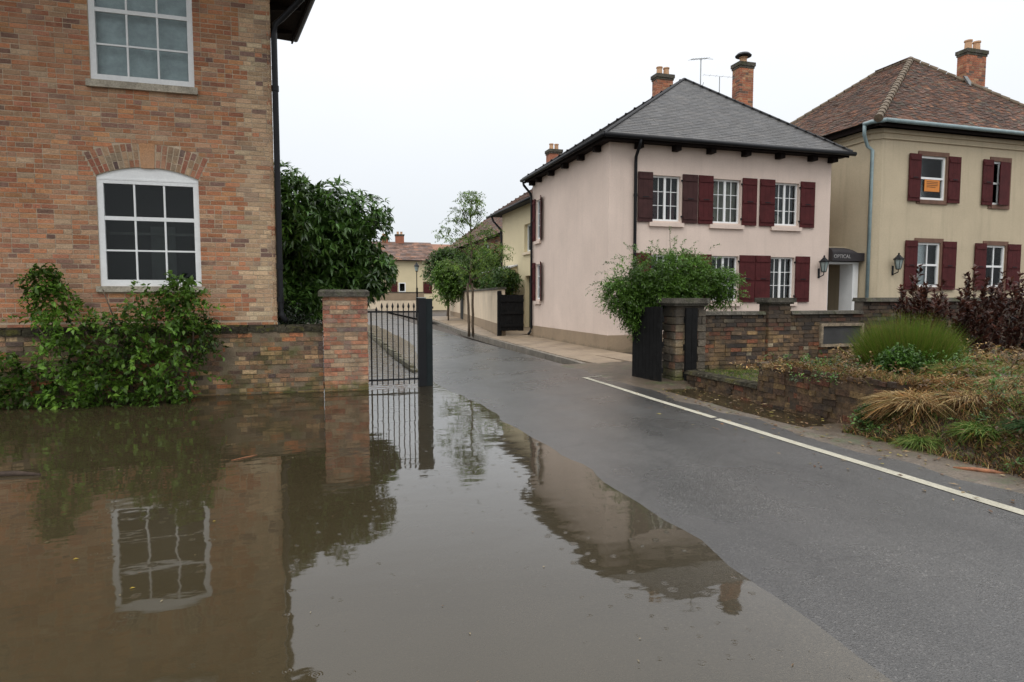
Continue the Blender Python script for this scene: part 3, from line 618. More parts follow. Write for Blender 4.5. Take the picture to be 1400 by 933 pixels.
# road paint
def paint_strip(name, pts, wd):
    V = []; F_ = []
    for i, (x, y) in enumerate(pts):
        a = pts[max(i-1, 0)]; b = pts[min(i+1, len(pts)-1)]; dx, dy = b[0]-a[0], b[1]-a[1]; L = math.hypot(dx, dy); nx_, ny_ = dy/L*wd/2, -dx/L*wd/2
        V += [(x-nx_, y-ny_, hroad(x-nx_, y-ny_)+.005), (x+nx_, y+ny_, hroad(x+nx_, y+ny_)+.005)]
        if i: F_.append((2*i-2, 2*i-1, 2*i+1, 2*i))
    b = MB(); b.v = V; b.f = F_; b.c = [(.6, .6, .5)]*len(F_); return b.build(name, M['paint'], None, kind='structure')
paint_strip('edge_line', [(4.66+.004*math.sin(y), y) for y in rngf(-3, 6.75, .12)], .095)
paint_strip('edge_line', [(4.67+.004*math.sin(y), y) for y in rngf(6.83, 10.9, .12)], .09)
M['paintfaded'] = mat('faded_road_paint', (.3, .28, .22), rough=.5, nscale=5, namt=.2, fine=70, famt=.3, bump=.6, bscale=120, stains=[((.09, .085, .075), 16, .5, .62, -5, -4, 0)])
o = paint_strip('stop_line', [(x, 10.87+.05*(x-4.7)) for x in rngf(4.66, 5.02, .1)], .06); o.data.materials[0] = M['paintfaded']
# pavement beside the pink house with big slabs and kerb stones
pv = bpy.data.objects.new('pavement', None); C.objects.link(pv); pv.location = (6.4, 17, .1); pv['kind'] = 'structure'
def kx(y): return 5.5+.02*(y-12.7)+(.0 if y < 26 else .05*(y-26))
def slab(name, poly, z0, zf, col, m):
    b = MB(); n = len(poly); b.add([(x, y, z0) for x, y in poly]+[(x, y, zf(x, y)) for x, y in poly], [tuple(range(n))[::-1], tuple(range(n, 2*n))]+[(i, (i+1) % n, n+(i+1) % n, n+i) for i in range(n)], col); return b.build(name, m, pv)
def zp(x, y): return .145+.03*(x-5.5)
y = 12.72
while y < 44:
    step = 1.7 if y < 22 else 2.4; xr = 7.25 if y < 21.6 else 9.6
    cuts = [kx(y)+.14]+([6.45] if y < 21.6 else [6.9, 8.2])+[xr]
    for a, b in zip(cuts[:-1], cuts[1:]):
        g = .006; sl = 0; yt = y+step-g
        xa0 = a if a != cuts[0] else kx(y)+.14; xa1 = a if a != cuts[0] else kx(y+step)+.14
        dz = random.uniform(-.003, .003)
        kf = random.uniform(.93, 1.06); col = tuple(c*kf for c in (.27, .205, .14))
        if y < 13: # ragged near corner dips to the roadway
            slab('paving_slab', [(xa0+g+.1, y), (b-g, y+.12), (b-g, yt), (xa1+g, yt)], 0, lambda x, y_: zp(x, y_)+dz, col, M['slab'])
        else: slab('paving_slab', [(xa0+g, y+g), (b-g, y+g), (b-g, yt), (xa1+g, yt)], 0, lambda x, y_: zp(x, y_)+dz, col, M['slab'])
    y += step
y = 12.75
while y < 44:
    L = .9; x0, x1 = kx(y), kx(y+L); j = random.uniform(-.006, .006)
    slab('kerb_stone', [(x0+j, y+.006), (x0+.135+j, y+.006), (x1+.135+j, y+L-.006), (x1+j, y+L-.006)], -.05, lambda x, y_: .142+j*.5, (.15, .13, .1), M['kerb']); y += L
# the flooded left edge: mossy edging stones that stick out of the water
ed = thing('kerb_edging', 'mossy low kerb edging sticking out of the floodwater behind the iron gate', 'kerb', (1.9, 14, 0))
y = 13.6
while y < 30:
    L = random.uniform(.4, .6); j = random.uniform(-.02, .02); hh = random.uniform(.07, .13)*(.5+.5*sstep(13.4, 15, y)); x = 1.86+.008*(y-14)+j
    b = MB(); b.add([(x, y, -.2), (x+.2, y, -.2), (x+.19, y+L-.01, -.2), (x, y+L-.01, -.2), (x+.03, y+.02, hh), (x+.16, y+.02, hh*.8), (x+.17, y+L-.03, hh*.8), (x+.02, y+L-.03, hh)], MB.BF, None)
    b.build('edging_stone', M['mossedge'], ed); y += L

# ================================================================ BRICK HOUSE (left)
hs = thing('brick_house', 'tall red brick house with white sash windows standing in the flood', 'house', (-4, 11.5, 0))
FH = ((0, 11.5), (1, 0), (0, -1))
XC = -.66
LW = (-3.24, -1.80, 1.76, 3.46); UW = (-3.255, -1.81, 4.90, 7.0)
ACX, AR, ARO, ACZ = -2.52, 1.745, 2.115, 1.875; AANG = math.asin(.725/AR)
b = MB(); wall_sheet(b, FH, -9, XC-.003, -.2, 7.3, [(LW[0], LW[1], LW[2], 3.63), UW], rec=.2)
side = (-.171, .985)
cb = (XC+side[0]*2.4, 11.5+side[1]*2.4)
b.add([(XC-.003, 11.5, -.2), (cb[0], cb[1], -.2), (cb[0], cb[1], 7.3), (XC-.003, 11.5, 7.3)], [(0, 1, 2, 3)])
b.add([(cb[0], cb[1], -.2), (-9, cb[1], -.2), (-9, cb[1], 7.3), (cb[0], cb[1], 7.3)], [(0, 1, 2, 3)])
b.add([(-9, cb[1], -.2), (-9, 11.5, -.2), (-9, 11.5, 7.3), (-9, cb[1], 7.3)], [(0, 1, 2, 3)])
b.build('wall', M['mortar'], hs)
def holes(z):
    r = []
    if LW[2]-.115 < z < LW[3]: r.append((LW[0]-(.03 if z < LW[2] else 0), LW[1]+(.03 if z < LW[2] else 0)))
    if UW[2]-.125 < z < UW[3]: r.append((UW[0]-(.03 if z < UW[2] else 0), UW[1]+(.03 if z < UW[2] else 0)))
    if LW[3] <= z < ACZ+ARO:
        # arch outline at this height: outer circle, cut by the slanted skewbacks
        xo = math.sqrt(max(ARO**2-(z-ACZ)**2, 0)); xs_ = (z-ACZ)*math.tan(AANG); h = min(xo, xs_)+.014
        r.append((ACX-h, ACX+h))
    return r
it = brick_rows(FH, -4.95, XC, 1.2, 7.2, lambda u, z: PAL_QUOIN if u > -1.12+.05*math.sin(z*9) else PAL_HOUSE, holes=holes, rough=.002, gap=.012)
it2 = brick_rows(FH, -9, XC, -.1, 1.2, PAL_HOUSE)+brick_rows(FH, -9, -4.95, 1.2, 7.2, PAL_HOUSE)
it2 += brick_rows(((XC, 11.5), side, (.985, .171)), 0, 2.4, -.1, 7.2, PAL_QUOIN)
pieces(hs, 'brick', 'brickwork', it+it2, M['brick'])
# arch of gauged bricks, three to each radial line, with a keystone
NV = 21; arch = []
ab = MB()
N_ = 24
for i in range(N_):
    a0 = -AANG+2*AANG*i/N_; a1 = -AANG+2*AANG*(i+1)/N_
    q = [(ACX+r*math.sin(a), 11.4985, ACZ+r*math.cos(a)) for r, a in ((AR, a0), (AR, a1), (ARO, a1), (ARO, a0))]
    ab.extr(q, (0, .12, 0))
ar = ab.build('window_arch', M['mortar'], hs)
for i in range(NV):
    if 9 <= i <= 11: continue
    a0 = -AANG+2*AANG*i/NV; a1 = -AANG+2*AANG*(i+1)/NV; g = .0046
    splits = [AR, AR+.115, AR+.24, ARO] if i % 2 else [AR, AR+.125, AR+.25, ARO]
    if random.random() < .12: splits = [AR, AR+.22, ARO]
    for r0, r1 in zip(splits[:-1], splits[1:]):
        k = MB(); pr_ = random.uniform(.004, .008)
        k.extr([(ACX+r*math.sin(a), 11.4985-pr_, ACZ+r*math.cos(a)) for r, a in ((r0+.006, a0+g), (r0+.006, a1-g), (r1-.006, a1-g), (r1-.006, a0+g))], (0, .05, 0), pick(PAL_PIER))
        k.build('brick', M['brick'], ar)
k = MB(); a0 = -AANG+2*AANG*9/NV+.005; a1 = -AANG+2*AANG*12/NV-.005
k.extr([(ACX+r*math.sin(a), 11.488, ACZ+r*math.cos(a)) for r, a in ((AR-.01, a0+.003), (AR-.01, a1-.003), (ARO+.004, a1-.003), (ARO+.004, a0+.003))], (0, .06, 0), (.46, .25, .13)); k.build('keystone', M['brick'], ar)
# lower window with the arched head board
wl = window(hs, FH, LW[0], LW[1], LW[2], LW[3]-.02, 3, 3, rec=.07, fr=.085, bar=.026, rowz=[2.32, 2.82], meet=2, behind='dark', sill=(.09, .06), bd=.5, sillov=.05)
k = MB(); pts = [(LW[0], 11.53, LW[3]-.02), (LW[1], 11.53, LW[3]-.02)]+[(ACX+AR*math.sin(a), 11.53, ACZ+AR*math.cos(a)+.004) for a in [AANG-2*AANG*i/14 for i in range(15)]]
k.extr(pts, (0, .05, 0)); k.build('head_board', M['white'], wl)
k = MB(); k.box(LW[0]+.01, LW[1]-.01, 11.515, 11.53, LW[3]-.05, LW[3]-.025); k.build('moulding', M['white'], wl)
# things dimly seen in the room: a pale doorway and a shelf line
k = MB(); k.box(-2.62, -2.25, 11.98, 12.0, 1.7, 2.75); k.build('inner_door', mat('dim_door', (.05, .05, .045), bump=0), wl)
k = MB(); k.box(-3.2, -1.85, 11.9, 11.93, 2.6, 2.64); k.build('shelf', mat('dim_shelf', (.07, .07, .06), bump=0), wl)
wu = window(hs, FH, UW[0], UW[1], UW[2], UW[3], 3, 4, rec=.07, fr=.085, bar=.026, rowz=[5.46, 5.97, 6.45], meet=2, behind='blind', sill=(.11, .07), bd=.1, sillov=.05)
# eaves: boarded soffit, fascia, gutter on the side, roof
ea = MB()
pe = Vector((.985, .171)); sd_ = Vector(side); c0 = Vector((XC, 11.5)); EZ = 6.82
A_ = c0-sd_*3.2+pe*.72; B_ = c0+sd_*2.75+pe*.72; Ci = c0+sd_*2.75-pe*.1; Di = c0-sd_*3.2-pe*.1
ea.prism([tuple(Di), tuple(A_), tuple(B_), tuple(Ci)], EZ, EZ+.04)
ea.build('soffit', M['eavewood'], hs)
k = MB(); k.prism([tuple(A_), tuple(A_+pe*.03), tuple(B_+pe*.03), tuple(B_)], EZ-.05, EZ+.16); k.build('fascia', M['eavewood'], hs)
k = MB(); k.tube([(*(A_+pe*.09), EZ+.09), (*(B_+pe*.09+sd_*.04), EZ+.07)], .06, 10); k.build('gutter', M['black'], hs, smooth=True)
k = MB(); rz = lambda d: EZ+.16+d*.75
P = lambda v, z: (v[0], v[1], z)
ir = c0+pe*-3.4
k.extr([P(A_+pe*.08, EZ+.12), P(B_+pe*.08+sd_*.1, EZ+.12), P(B_-pe*4.2+sd_*.1, EZ+3.2), P(A_-pe*4.2, EZ+3.2)], (0, 0, .09)); 
k.extr([P(A_-pe*4.2, EZ+3.2), P(B_-pe*4.2+sd_*.1, EZ+3.2), P(B_-pe*8.4+sd_*.1, EZ+.12), P(A_-pe*8.4, EZ+.12)], (0, 0, .09)); k.build('roof', M['slatedark'], hs)
for q in range(5):
    p0 = c0+sd_*(-2.4+q*1.15)
    k = MB(); k.add([P(p0, EZ-.16), P(p0+sd_*.08, EZ-.16), P(p0+sd_*.08+pe*.66, EZ-.05), P(p0+pe*.66, EZ-.05), P(p0, EZ-.001), P(p0+sd_*.08, EZ-.001), P(p0+sd_*.08+pe*.66, EZ-.001), P(p0+pe*.66, EZ-.001)], MB.BF); k.build('rafter_end', M['eavewood'], hs)
# downpipe with swan neck
g0 = c0+sd_*(-.55)+pe*.74
k = MB(); px_, py_ = -.60, 11.46
k.tube([(*(g0), EZ+.03), (*(g0-pe*.02), EZ-.12), (g0[0]-.14, g0[1]+.12, EZ-.25), (px_+.12, py_+.02, 6.12), (px_+.02, py_, 6.02), (px_, py_, 5.85), (px_, py_, 1.42), (px_+.01, py_-.01, 1.3), (px_+.09, py_-.06, 1.18)], .048, 12)
dp = k.build('downpipe', M['black'], hs, smooth=True)
for z in (4.95, 2.05, 1.5):
    k = MB(); k.lathe(px_, py_, [(.058, z), (.058, z+.09)], 12); k.build('pipe_collar', M['black'], dp)
# ================================================================ low garden wall with coping, brick gate pier
gw = thing('garden_wall', 'low mossy brick wall rising from the floodwater in front of the brick house', 'wall', (-2, 11.4, 0))
FW = ((0, 11.3), (1, 0), (0, -1))
b = MB(); b.box(-9, .06, 11.3, 11.497, -.3, 1.09); b.box(XC+.02, .06, 11.5, 11.62, -.3, 1.088); b.build('wall_core', M['wallmortar'], gw)
it = brick_rows(FW, -4.9, .075, -.05, 1.03, PAL_WALL, rough=.022, hp=.42, gap=.012)
pieces(gw, 'brick', 'brickwork', it+brick_rows(FW, -9, -4.9, -.05, 1.03, PAL_WALL), M['wallbrick'])
x = -4.95
while x < .0:
    L = random.uniform(.12, .3); e = min(x+L, .055); j = random.uniform(-.02, .012); h0 = random.uniform(1.075, 1.125)
    if .055-e < .05: e = .055
    b = MB(); b.add([(x+.002, 11.275+j, 1.0+random.uniform(0, .03)), (e-.002, 11.275+j, 1.0+random.uniform(0, .03)), (e-.002, 11.496, 1.03), (x+.002, 11.496, 1.03), (x+.006, 11.29+j, h0+random.uniform(-.012, .012)), (e-.006, 11.29+j, h0+random.uniform(-.012, .012)), (e-.002, 11.496, 1.13), (x+.002, 11.496, 1.13)], MB.BF); b.build('coping_stone', M['mosscap'], gw)
    x = e
pr = thing('gate_pier', 'square brick pier with a thick stone cap left of the iron gate', 'gate pier', (.43, 11.5, 0))
b = MB(); b.box(.085, .80, 11.26, 11.97, -.3, 1.6); b.build('pier_core', M['piermortar'], pr)
it = brick_rows(((.08, 11.255), (1, 0), (0, -1)), 0, .725, -.05, 1.59, PAL_PIER, rough=.006)
it += brick_rows(((.805, 11.255), (0, 1), (1, 0)), 0, .72, -.05, 1.59, PAL_PIER, rough=.004)+brick_rows(((.08, 11.97), (0, -1), (-1, 0)), 0, .715, 1.05, 1.59, PAL_PIER, rough=.004)
pieces(pr, 'brick', 'brickwork', it, M['pierbrick'])
b = MB(); b.add([(.0, 11.19, 1.6), (.84, 11.19, 1.6), (.84, 12.05, 1.6), (.0, 12.05, 1.6), (.0, 11.19, 1.68), (.84, 11.19, 1.68), (.84, 12.05, 1.68), (.0, 12.05, 1.68)], MB.BF)
b.add([(.0, 11.19, 1.68), (.84, 11.19, 1.68), (.84, 12.05, 1.68), (.0, 12.05, 1.68), (.04, 11.23, 1.715), (.8, 11.23, 1.715), (.8, 11.99, 1.715), (.06, 11.99, 1.715)], MB.BF[1:]); b.build('cap', M['cap'], pr)
# ================================================================ iron gate and its post
ig = thing('iron_gate', 'narrow black iron gate with spear tops standing in the water', 'gate', (1.28, 11.45, 0))
for i in range(10):
    x = .88+i*.0935
    b = MB(); b.tube([(x, 11.45, .04), (x, 11.45, 1.40 if i > 1 else 1.34)], .0105 if i else .015, 6)
    br = b.build('bar', M['black'], ig)
    if i > 0:
        b = MB(); b.lathe(x, 11.45, [(.008, 1.385), (.019, 1.41), (.02, 1.43), (.003, 1.49)] if i > 1 else [(.008, 1.33), (.019, 1.35), (.02, 1.37), (.003, 1.42)], 6); b.build('spearhead', M['black'], br)
b = MB(); b.box(.81, 1.72, 11.435, 11.465, 1.315, 1.345); b.build('top_rail', M['black'], ig)
b = MB(); b.box(.81, 1.72, 11.435, 11.465, .115, .145); b.build('bottom_rail', M['black'], ig)
gp = thing('gate_post', 'wide black steel post at the right end of the iron gate', 'post', (1.83, 11.5, 0))
b = MB(); b.box(1.70, 1.835, 11.40, 11.56, -.2, 1.57); b.build('post', M['black'], gp)
b = MB(); b.box(1.84, 1.955, 11.43, 11.60, -.2, 1.56); b.build('backing_board', M['greenpost'], gp)
b = MB(); b.box(1.69, 1.84, 11.39, 11.57, 1.572, 1.585); b.build('cap_plate', M['lead'], gp)
b = MB(); b.box(1.955, 1.985, 11.5, 11.53, 1.38, 1.42); b.build('latch', M['black'], gp)
# ================================================================ PINK HOUSE
ph = thing('pink_house', 'pink rendered house with dark red shutters and a slate hipped roof', 'house', (10.7, 18, .15))
X0, X1, Y0, Y1, ZE = 7.25, 14.25, 15.4, 21.6, 5.62
FPf = ((0, Y0), (1, 0), (0, -1)); FPs = ((X0, 0), (0, -1), (-1, 0))     # side face: u = -y
upw = [(8.49, 9.34), (10.32, 11.22), (12.31, 13.15)]; low = [(8.49, 9.34), (10.32, 11.19), (12.23, 13.06)]
hl = [(a, b_, 3.6, 4.79) for a, b_ in upw]+[(a, b_, 1.48, 2.71) for a, b_ in low]
sw = [(-21.2, -20.75, 3.55, 4.88), (-21.2, -20.75, 1.5, 2.7)]
PL = .58
b = MB(); wall_sheet(b, FPf, X0, X1, PL, ZE+.1, hl); wall_sheet(b, FPs, -Y1, -Y0, PL, ZE+.1, sw)
b.add([(X1, Y0, PL), (X1, Y1, PL), (X1, Y1, ZE+.1), (X1, Y0, ZE+.1)], [(0, 1, 2, 3)]); b.add([(X1, Y1, PL), (X0, Y1, PL), (X0, Y1, ZE+.1), (X1, Y1, ZE+.1)], [(0, 1, 2, 3)]); b.build('wall', M['pink'], ph)
b = MB(); b.box(X0-.02, X1+.02, Y0-.02, Y1+.02, -.1, PL); b.build('plinth', M['plinth'], ph)
for i, (a, b_, c, d) in enumerate(hl):
    window(ph, FPf, a, b_, c, d, 4, 3, rec=.13, fr=.045, bar=.016, mull=.065, behind=('dark', 'curtain', 'dark', 'dark', 'dark', 'dark')[i], bd=.25 if i != 1 else .12, sill=None)
    if i == 0:
        for q in (8.62, 9.08):
            k = MB(); k.box(q, q+.2, Y0+.2, Y0+.22, c, d-.35); k.build('red_curtain', M['reddrape'], ph)
    if i == 2:
        k = MB(); k.lathe(12.62, Y0+.25, [(.02, 3.62), (.11, 3.65), (.12, 3.78), (.06, 3.9), (.02, 3.92)], 10); k.build('table_lamp', M['curtain'], ph)
    k = MB(); k.box(a-.09, b_+.09, Y0-.07, Y0+.02, c-.15, c-.045); k.build('sill', M['pink'], ph)
SH = [(8.06, 8.49, 3.56, 4.85, 'shutterbrown', 'b'), (9.38, 9.84, 3.56, 4.85, 'shutterbrown', 'a'), (9.87, 10.32, 3.56, 4.85, 'shutter', 'b'), (11.25, 11.72, 3.56, 4.85, 'shutter', 'a'), (11.82, 12.31, 3.56, 4.85, 'shutter', 'b'), (13.18, 13.67, 3.56, 4.85, 'shutter', 'a'),
      (8.03, 8.47, 1.44, 2.74, 'shutter', 'b'), (9.36, 9.80, 1.44, 2.74, 'shutter', 'a'), (9.87, 10.31, 1.44, 2.74, 'shutter', 'b'), (11.21, 11.71, 1.44, 2.74, 'shutter', 'a'), (11.725, 12.22, 1.44, 2.74, 'shutter', 'b'), (13.08, 13.57, 1.44, 2.74, 'shutter', 'a')]
for a, b_, c, d, m, hg in SH:
    s_ = shutter(ph, FPf, a, b_, c, d, m, hinge=hg)
    if m == 'shutterbrown': s_['label'] = 'faded brown shutter'
for a, b_, c, d in sw:
    window(ph, FPs, a, b_, c, d, 2, 3, rec=.1, fr=.045, bar=.02, behind='dark')
    shutter(ph, FPs, a-.36, a-.01, c-.05, d+.06, 'shutter')
    # right-hand leaf stands ajar
    k = MB(); k.add([(X0-.02, -b_-.02, c-.05), (X0-.14, -b_-.36, c-.05), (X0-.11, -b_-.37, c-.05), (X0+.01-.01, -b_-.04, c-.05), (X0-.02, -b_-.02, d+.06), (X0-.14, -b_-.36, d+.06), (X0-.11, -b_-.37, d+.06), (X0, -b_-.04, d+.06)], MB.BF); k.build('shutter', M['shutter'], ph)
    k = MB(); k.box(X0-.07, X0+.02, -b_-.08, -a+.08, c-.16, c-.06); k.build('sill', M['pink'], ph)
# roof
EX0, EX1, EY0, EY1 = 6.93, 14.6, 15.0, 21.75; EZ1 = 5.66
AP = (11.12, 18.25, 8.37)
cs = [(EX0, EY0, EZ1), (EX1, EY0, EZ1), (EX1, EY1, EZ1), (EX0, EY1, EZ1)]
b = MB(); b.add(cs+[AP], [(0, 1, 4), (1, 2, 4), (2, 3, 4), (3, 0, 4), (3, 2, 1, 0)]); rf = b.build('roof', M['slatedark'], ph)
it = roof_tiles(cs[0], cs[1], AP, AP, .25, .10, .006, PAL_SLATE, jit=.001)+roof_tiles(cs[3], cs[0], AP, AP, .25, .10, .006, PAL_SLATE, jit=.001)+roof_tiles(cs[1], cs[2], AP, AP, .25, .23, .01, PAL_SLATE)+roof_tiles(cs[2], cs[3], AP, AP, .25, .23, .01, PAL_SLATE)
pieces(rf, 'slate', 'slates', it, M['slate'])
for c_ in cs:
    k = MB(); a = Vector(c_); p = Vector(AP); k.tube([a+Vector((0, 0, .025)), p+Vector((0, 0, .025))], .04, 6); k.build('hip_capping', M['slatedark'], rf)
b = MB(); b.box(EX0+.06, EX1-.06, EY0+.05, EY0+.08, EZ1-.13, EZ1-.01); b.box(EX0+.05, EX0+.08, EY0+.09, EY1-.05, EZ1-.13, EZ1-.01); b.build('fascia', M['eavewood'], ph)
b = MB(); b.box(EX0+.09, X0+.0, EY0+.09, EY1-.05, EZ1-.1, EZ1-.07); b.box(X0+.001, EX1-.06, EY0+.09, Y0-.001, EZ1-.1, EZ1-.07); b.build('soffit', M['eavewood'], ph)
b = MB(); b.tube([(EX0-.02, EY0-.04, EZ1-.03), (EX1+.06, EY0-.04, EZ1-.04)], .06, 10); b.build('gutter', M['black'], ph, smooth=True)
b = MB(); b.tube([(EX0-.04, EY0-.04, EZ1-.03), (EX0-.04, EY1+.02, EZ1-.03)], .055, 10); b.build('gutter', M['black'], ph, smooth=True)
for x in (7.95, 9.05, 10.1, 11.2, 12.3, 13.4, 14.1):
    b = MB(); b.box(x, x+.16, EY0+.16, Y0-.001, EZ1-.24, EZ1-.101); b.build('beam_end', M['eavewood'], ph)
for y in (15.9, 17.0, 18.2, 19.4, 20.6, 21.3):
    b = MB(); b.box(EX0+.13, X0-.001, y, y+.15, EZ1-.24, EZ1-.101); b.build('beam_end', M['eavewood'], ph)
b = MB(); b.tube([(7.92, EY0-.02, EZ1-.08), (7.92, EY0+.02, EZ1-.2), (7.96, Y0-.1, EZ1-.45), (7.97, Y0-.07, EZ1-.6), (7.97, Y0-.07, .62), (7.97, Y0-.1, .5), (7.93, Y0-.24, .33), (7.93, Y0-.26, .24)], .042, 10); d1 = b.build('downpipe', M['black'], ph, smooth=True)
for z in (4.2, 2.2):
    k = MB(); k.lathe(7.97, Y0-.07, [(.052, z), (.052, z+.07)], 10); k.build('pipe_collar', M['black'], d1)
b = MB(); b.tube([(EX0-.02, 21.62, EZ1-.08), (EX0+.0, 21.62, EZ1-.2), (X0-.1, 21.52, EZ1-.5), (X0-.07, 21.5, EZ1-.62), (X0-.07, 21.5, .5), (X0-.1, 21.5, .38), (X0-.2, 21.45, .27)], .042, 10); b.build('downpipe', M['black'], ph, smooth=True)
# chimneys on the pink roof
chimney(ph, 11.58, 12.2, 20.75, 21.1, 6.2, 9.3, pots=2, r=.1)
chimney(ph, 13.55, 14.08, 18.8, 19.2, 6.4, 9.25, pots=1, r=.12, hood=True, pothh=.22)
an = thing('tv_antenna', 'taller rooftop aerial with long crossbar between the two big chimneys', 'antenna', (12.45, 19.4, 7.6))
b = MB(); b.tube([(12.45, 19.4, 7.3), (12.45, 19.4, 9.55)], .018, 6); b.build('mast', M['lead'], an)
b = MB(); b.tube([(11.95, 19.2, 9.4), (12.75, 19.5, 9.62)], .014, 5); b.tube([(12.7, 19.48, 9.6), (13.05, 19.6, 9.66)], .009, 5); b.build('boom', M['lead'], an)
for t in np.linspace(0, 1, 7):
    x, y, z = 11.95+.8*t, 19.2+.3*t, 9.4+.22*t; b = MB(); b.tube([(x+.04, y-.12, z), (x-.04, y+.12, z)], .006, 4); b.build('element', M['lead'], an)
b = MB(); b.tube([(12.3, 19.35, 8.6), (12.5, 19.42, 8.55), (12.6, 19.45, 8.8)], .012, 5); b.build('bracket', M['lead'], an)
an = thing('tv_antenna', 'shorter thin rooftop aerial beside the tall cowled chimney', 'antenna', (13.0, 19.0, 7.3))
b = MB(); b.tube([(13.05, 19.2, 7.2), (13.05, 19.2, 8.95)], .014, 6); b.build('mast', M['lead'], an)
b = MB(); b.tube([(12.95, 19.2, 7.92), (13.4, 19.1, 7.92)], .01, 5); b.build('wall_arm', M['lead'], an)
b = MB(); b.tube([(12.5, 19.3, 8.99), (13.5, 19.0, 8.9)], .005, 5); b.build('boom', M['lead'], an)
for t in np.linspace(0, 1, 6):
    x, y, z = 12.5+1.0*t, 19.3-.3*t, 8.99-.09*t; b = MB(); b.tube([(x-.03, y-.1, z), (x+.03, y+.1, z)], .004, 4); b.build('element', M['lead'], an)
# ================================================================ CREAM HOUSE (right)
ch_ = thing('cream_house', 'buff rendered house with red shutters and a brown clay tile roof', 'house', (20, 18, .15))
CX0, CX1, CY0, CY1, CZE = 15.45, 23.7, 15.0, 21.95, 6.42
FC = ((0, CY0), (1, 0), (0, -1))
wins = [(17.08, 18.06, 4.46, 5.74), (19.92, 20.6, 4.42, 5.74), (17.08, 17.98, 1.88, 3.2), (19.8, 20.64, 1.88, 3.18), (22.2, 23.0, 4.42, 5.74), (22.2, 23.0, 1.88, 3.18)]
b = MB(); wall_sheet(b, FC, CX0+.22, CX1, 0, CZE, wins, rec=.1)
b.add([(CX0, CY0+.22, 0), (CX0+.22, CY0, 0), (CX0+.22, CY0, CZE), (CX0, CY0+.22, CZE)], [(0, 1, 2, 3)])
b.add([(CX0, CY1, 0), (CX0, CY0+.22, 0), (CX0, CY0+.22, CZE), (CX0, CY1, CZE)], [(0, 1, 2, 3)])
b.add([(CX1, CY0, 0), (CX1, CY1, 0), (CX1, CY1, CZE), (CX1, CY0, CZE)], [(0, 1, 2, 3)]); b.add([(CX1, CY1, 0), (CX0, CY1, 0), (CX0, CY1, CZE), (CX1, CY1, CZE)], [(0, 1, 2, 3)]); b.build('wall', M['cream'], ch_)
bh = ['paleblind', 'dark', 'paleblind', 'dark', 'dark', 'dark']
for i, (a, b_, c, d) in enumerate(wins):
    ww = window(ch_, FC, a, b_, c, d, 1 if i == 0 else 2, 2, rec=.07, fr=.06, bar=.035, behind=bh[i], bd=.04 if bh[i] != 'dark' else .3, rowz=[(c+d)/2], meet=1)
    k = MB(); k.box(a-.1, a-.001, CY0-.03, CY0+.02, c-.12, d+.13); k.box(b_+.001, b_+.1, CY0-.03, CY0+.02, c-.12, d+.13); k.box(a, b_, CY0-.031, CY0+.02, d+.001, d+.129); k.box(a-.0, b_+.0, CY0-.05, CY0+.02, c-.119, c-.001); k.build('stone_surround', M['brownframe'], ww)
k = MB(); k.box(17.32, 17.9, CY0+.035, CY0+.048, 4.72, 5.08); nb = k.build('notice', M['orange'], ch_)
for q in range(4):
    k = MB(); k.box(17.40, 17.82-.08*(q == 3), CY0+.03, CY0+.0345, 4.995-q*.05, 5.01-q*.05); k.build('printed_line', M['ink'], nb)
for a, b_, c, d in [(16.62, 17.06, 4.4, 5.77), (18.13, 18.6, 4.4, 5.77), (19.5, 19.92, 4.4, 5.77), (16.6, 17.06, 1.8, 3.25), (18.05, 18.58, 1.8, 3.25), (19.34, 19.8, 1.8, 3.23), (20.7, 21.25, 1.8, 3.23), (21.75, 22.18, 4.4, 5.77), (23.02, 23.5, 4.4, 5.77), (21.75, 22.18, 1.8, 3.23)]:
    shutter(ch_, FC, a, b_, c, d, 'shutter', off=.035)
k = MB(); k.add([(20.62, CY0-.03, 4.42), (20.12, CY0-.1, 4.42), (20.12, CY0-.13, 4.42), (20.62, CY0-.06, 4.42), (20.62, CY0-.03, 5.72), (20.12, CY0-.1, 5.72), (20.12, CY0-.13, 5.72), (20.62, CY0-.06, 5.72)], MB.BF); s_ = k.build('shutter', M['shutter'], ch_); s_['label'] = 'shutter swung half across its window'
# cornice
b = MB(); pts = [(CX0-.05, CY1), (CX0-.05, CY0+.2), (CX0+.2, CY0-.05), (CX1, CY0-.05)]
for (z0, z1, e) in ((6.13, 6.16, .03), (6.3, 6.42, .08)):
    for p, q in zip(pts[:-1], pts[1:]):
        d = (Vector(q)-Vector(p)).normalized(); nn = Vector((-d.y, d.x))*-1
        nn = Vector((d.y, -d.x)); nn = -nn if nn.dot(Vector((-1, -1))) < 0 else nn
        b.prism([p, q, tuple(Vector(q)-nn*(.03+e)), tuple(Vector(p)-nn*(.03+e))], z0, z1)
b.build('cornice', M['cream'], ch_)
RX0, RX1, RY0, RY1, RZ = 15.12, 24.2, 14.66, 22.3, 6.56
A1 = (19.66, 17.8, 9.7); A2 = (19.66, 19.2, 9.7)
cs = [(RX0, RY0, RZ), (RX1, RY0, RZ), (RX1, RY1, RZ), (RX0, RY1, RZ)]
b = MB(); b.add(cs+[A1, A2], [(0, 1, 4), (1, 2, 5, 4), (2, 3, 5), (3, 0, 4, 5), (3, 2, 1, 0)]); rf = b.build('roof', M['slatedark'], ch_)
it = roof_tiles(cs[0], cs[1], A1, A1, .165, .095, .014, PAL_TILE, jit=.006, wj=.06)+roof_tiles(cs[3], cs[0], A1, A2, .165, .095, .014, PAL_TILE, jit=.006, wj=.06)+roof_tiles(cs[1], cs[2], A2, A1, .25, .2, .014, PAL_TILE)+roof_tiles(cs[2], cs[3], A2, A2, .25, .2, .014, PAL_TILE)
pieces(rf, 'roof_tile', 'roof_tiles', it, M['tile'])
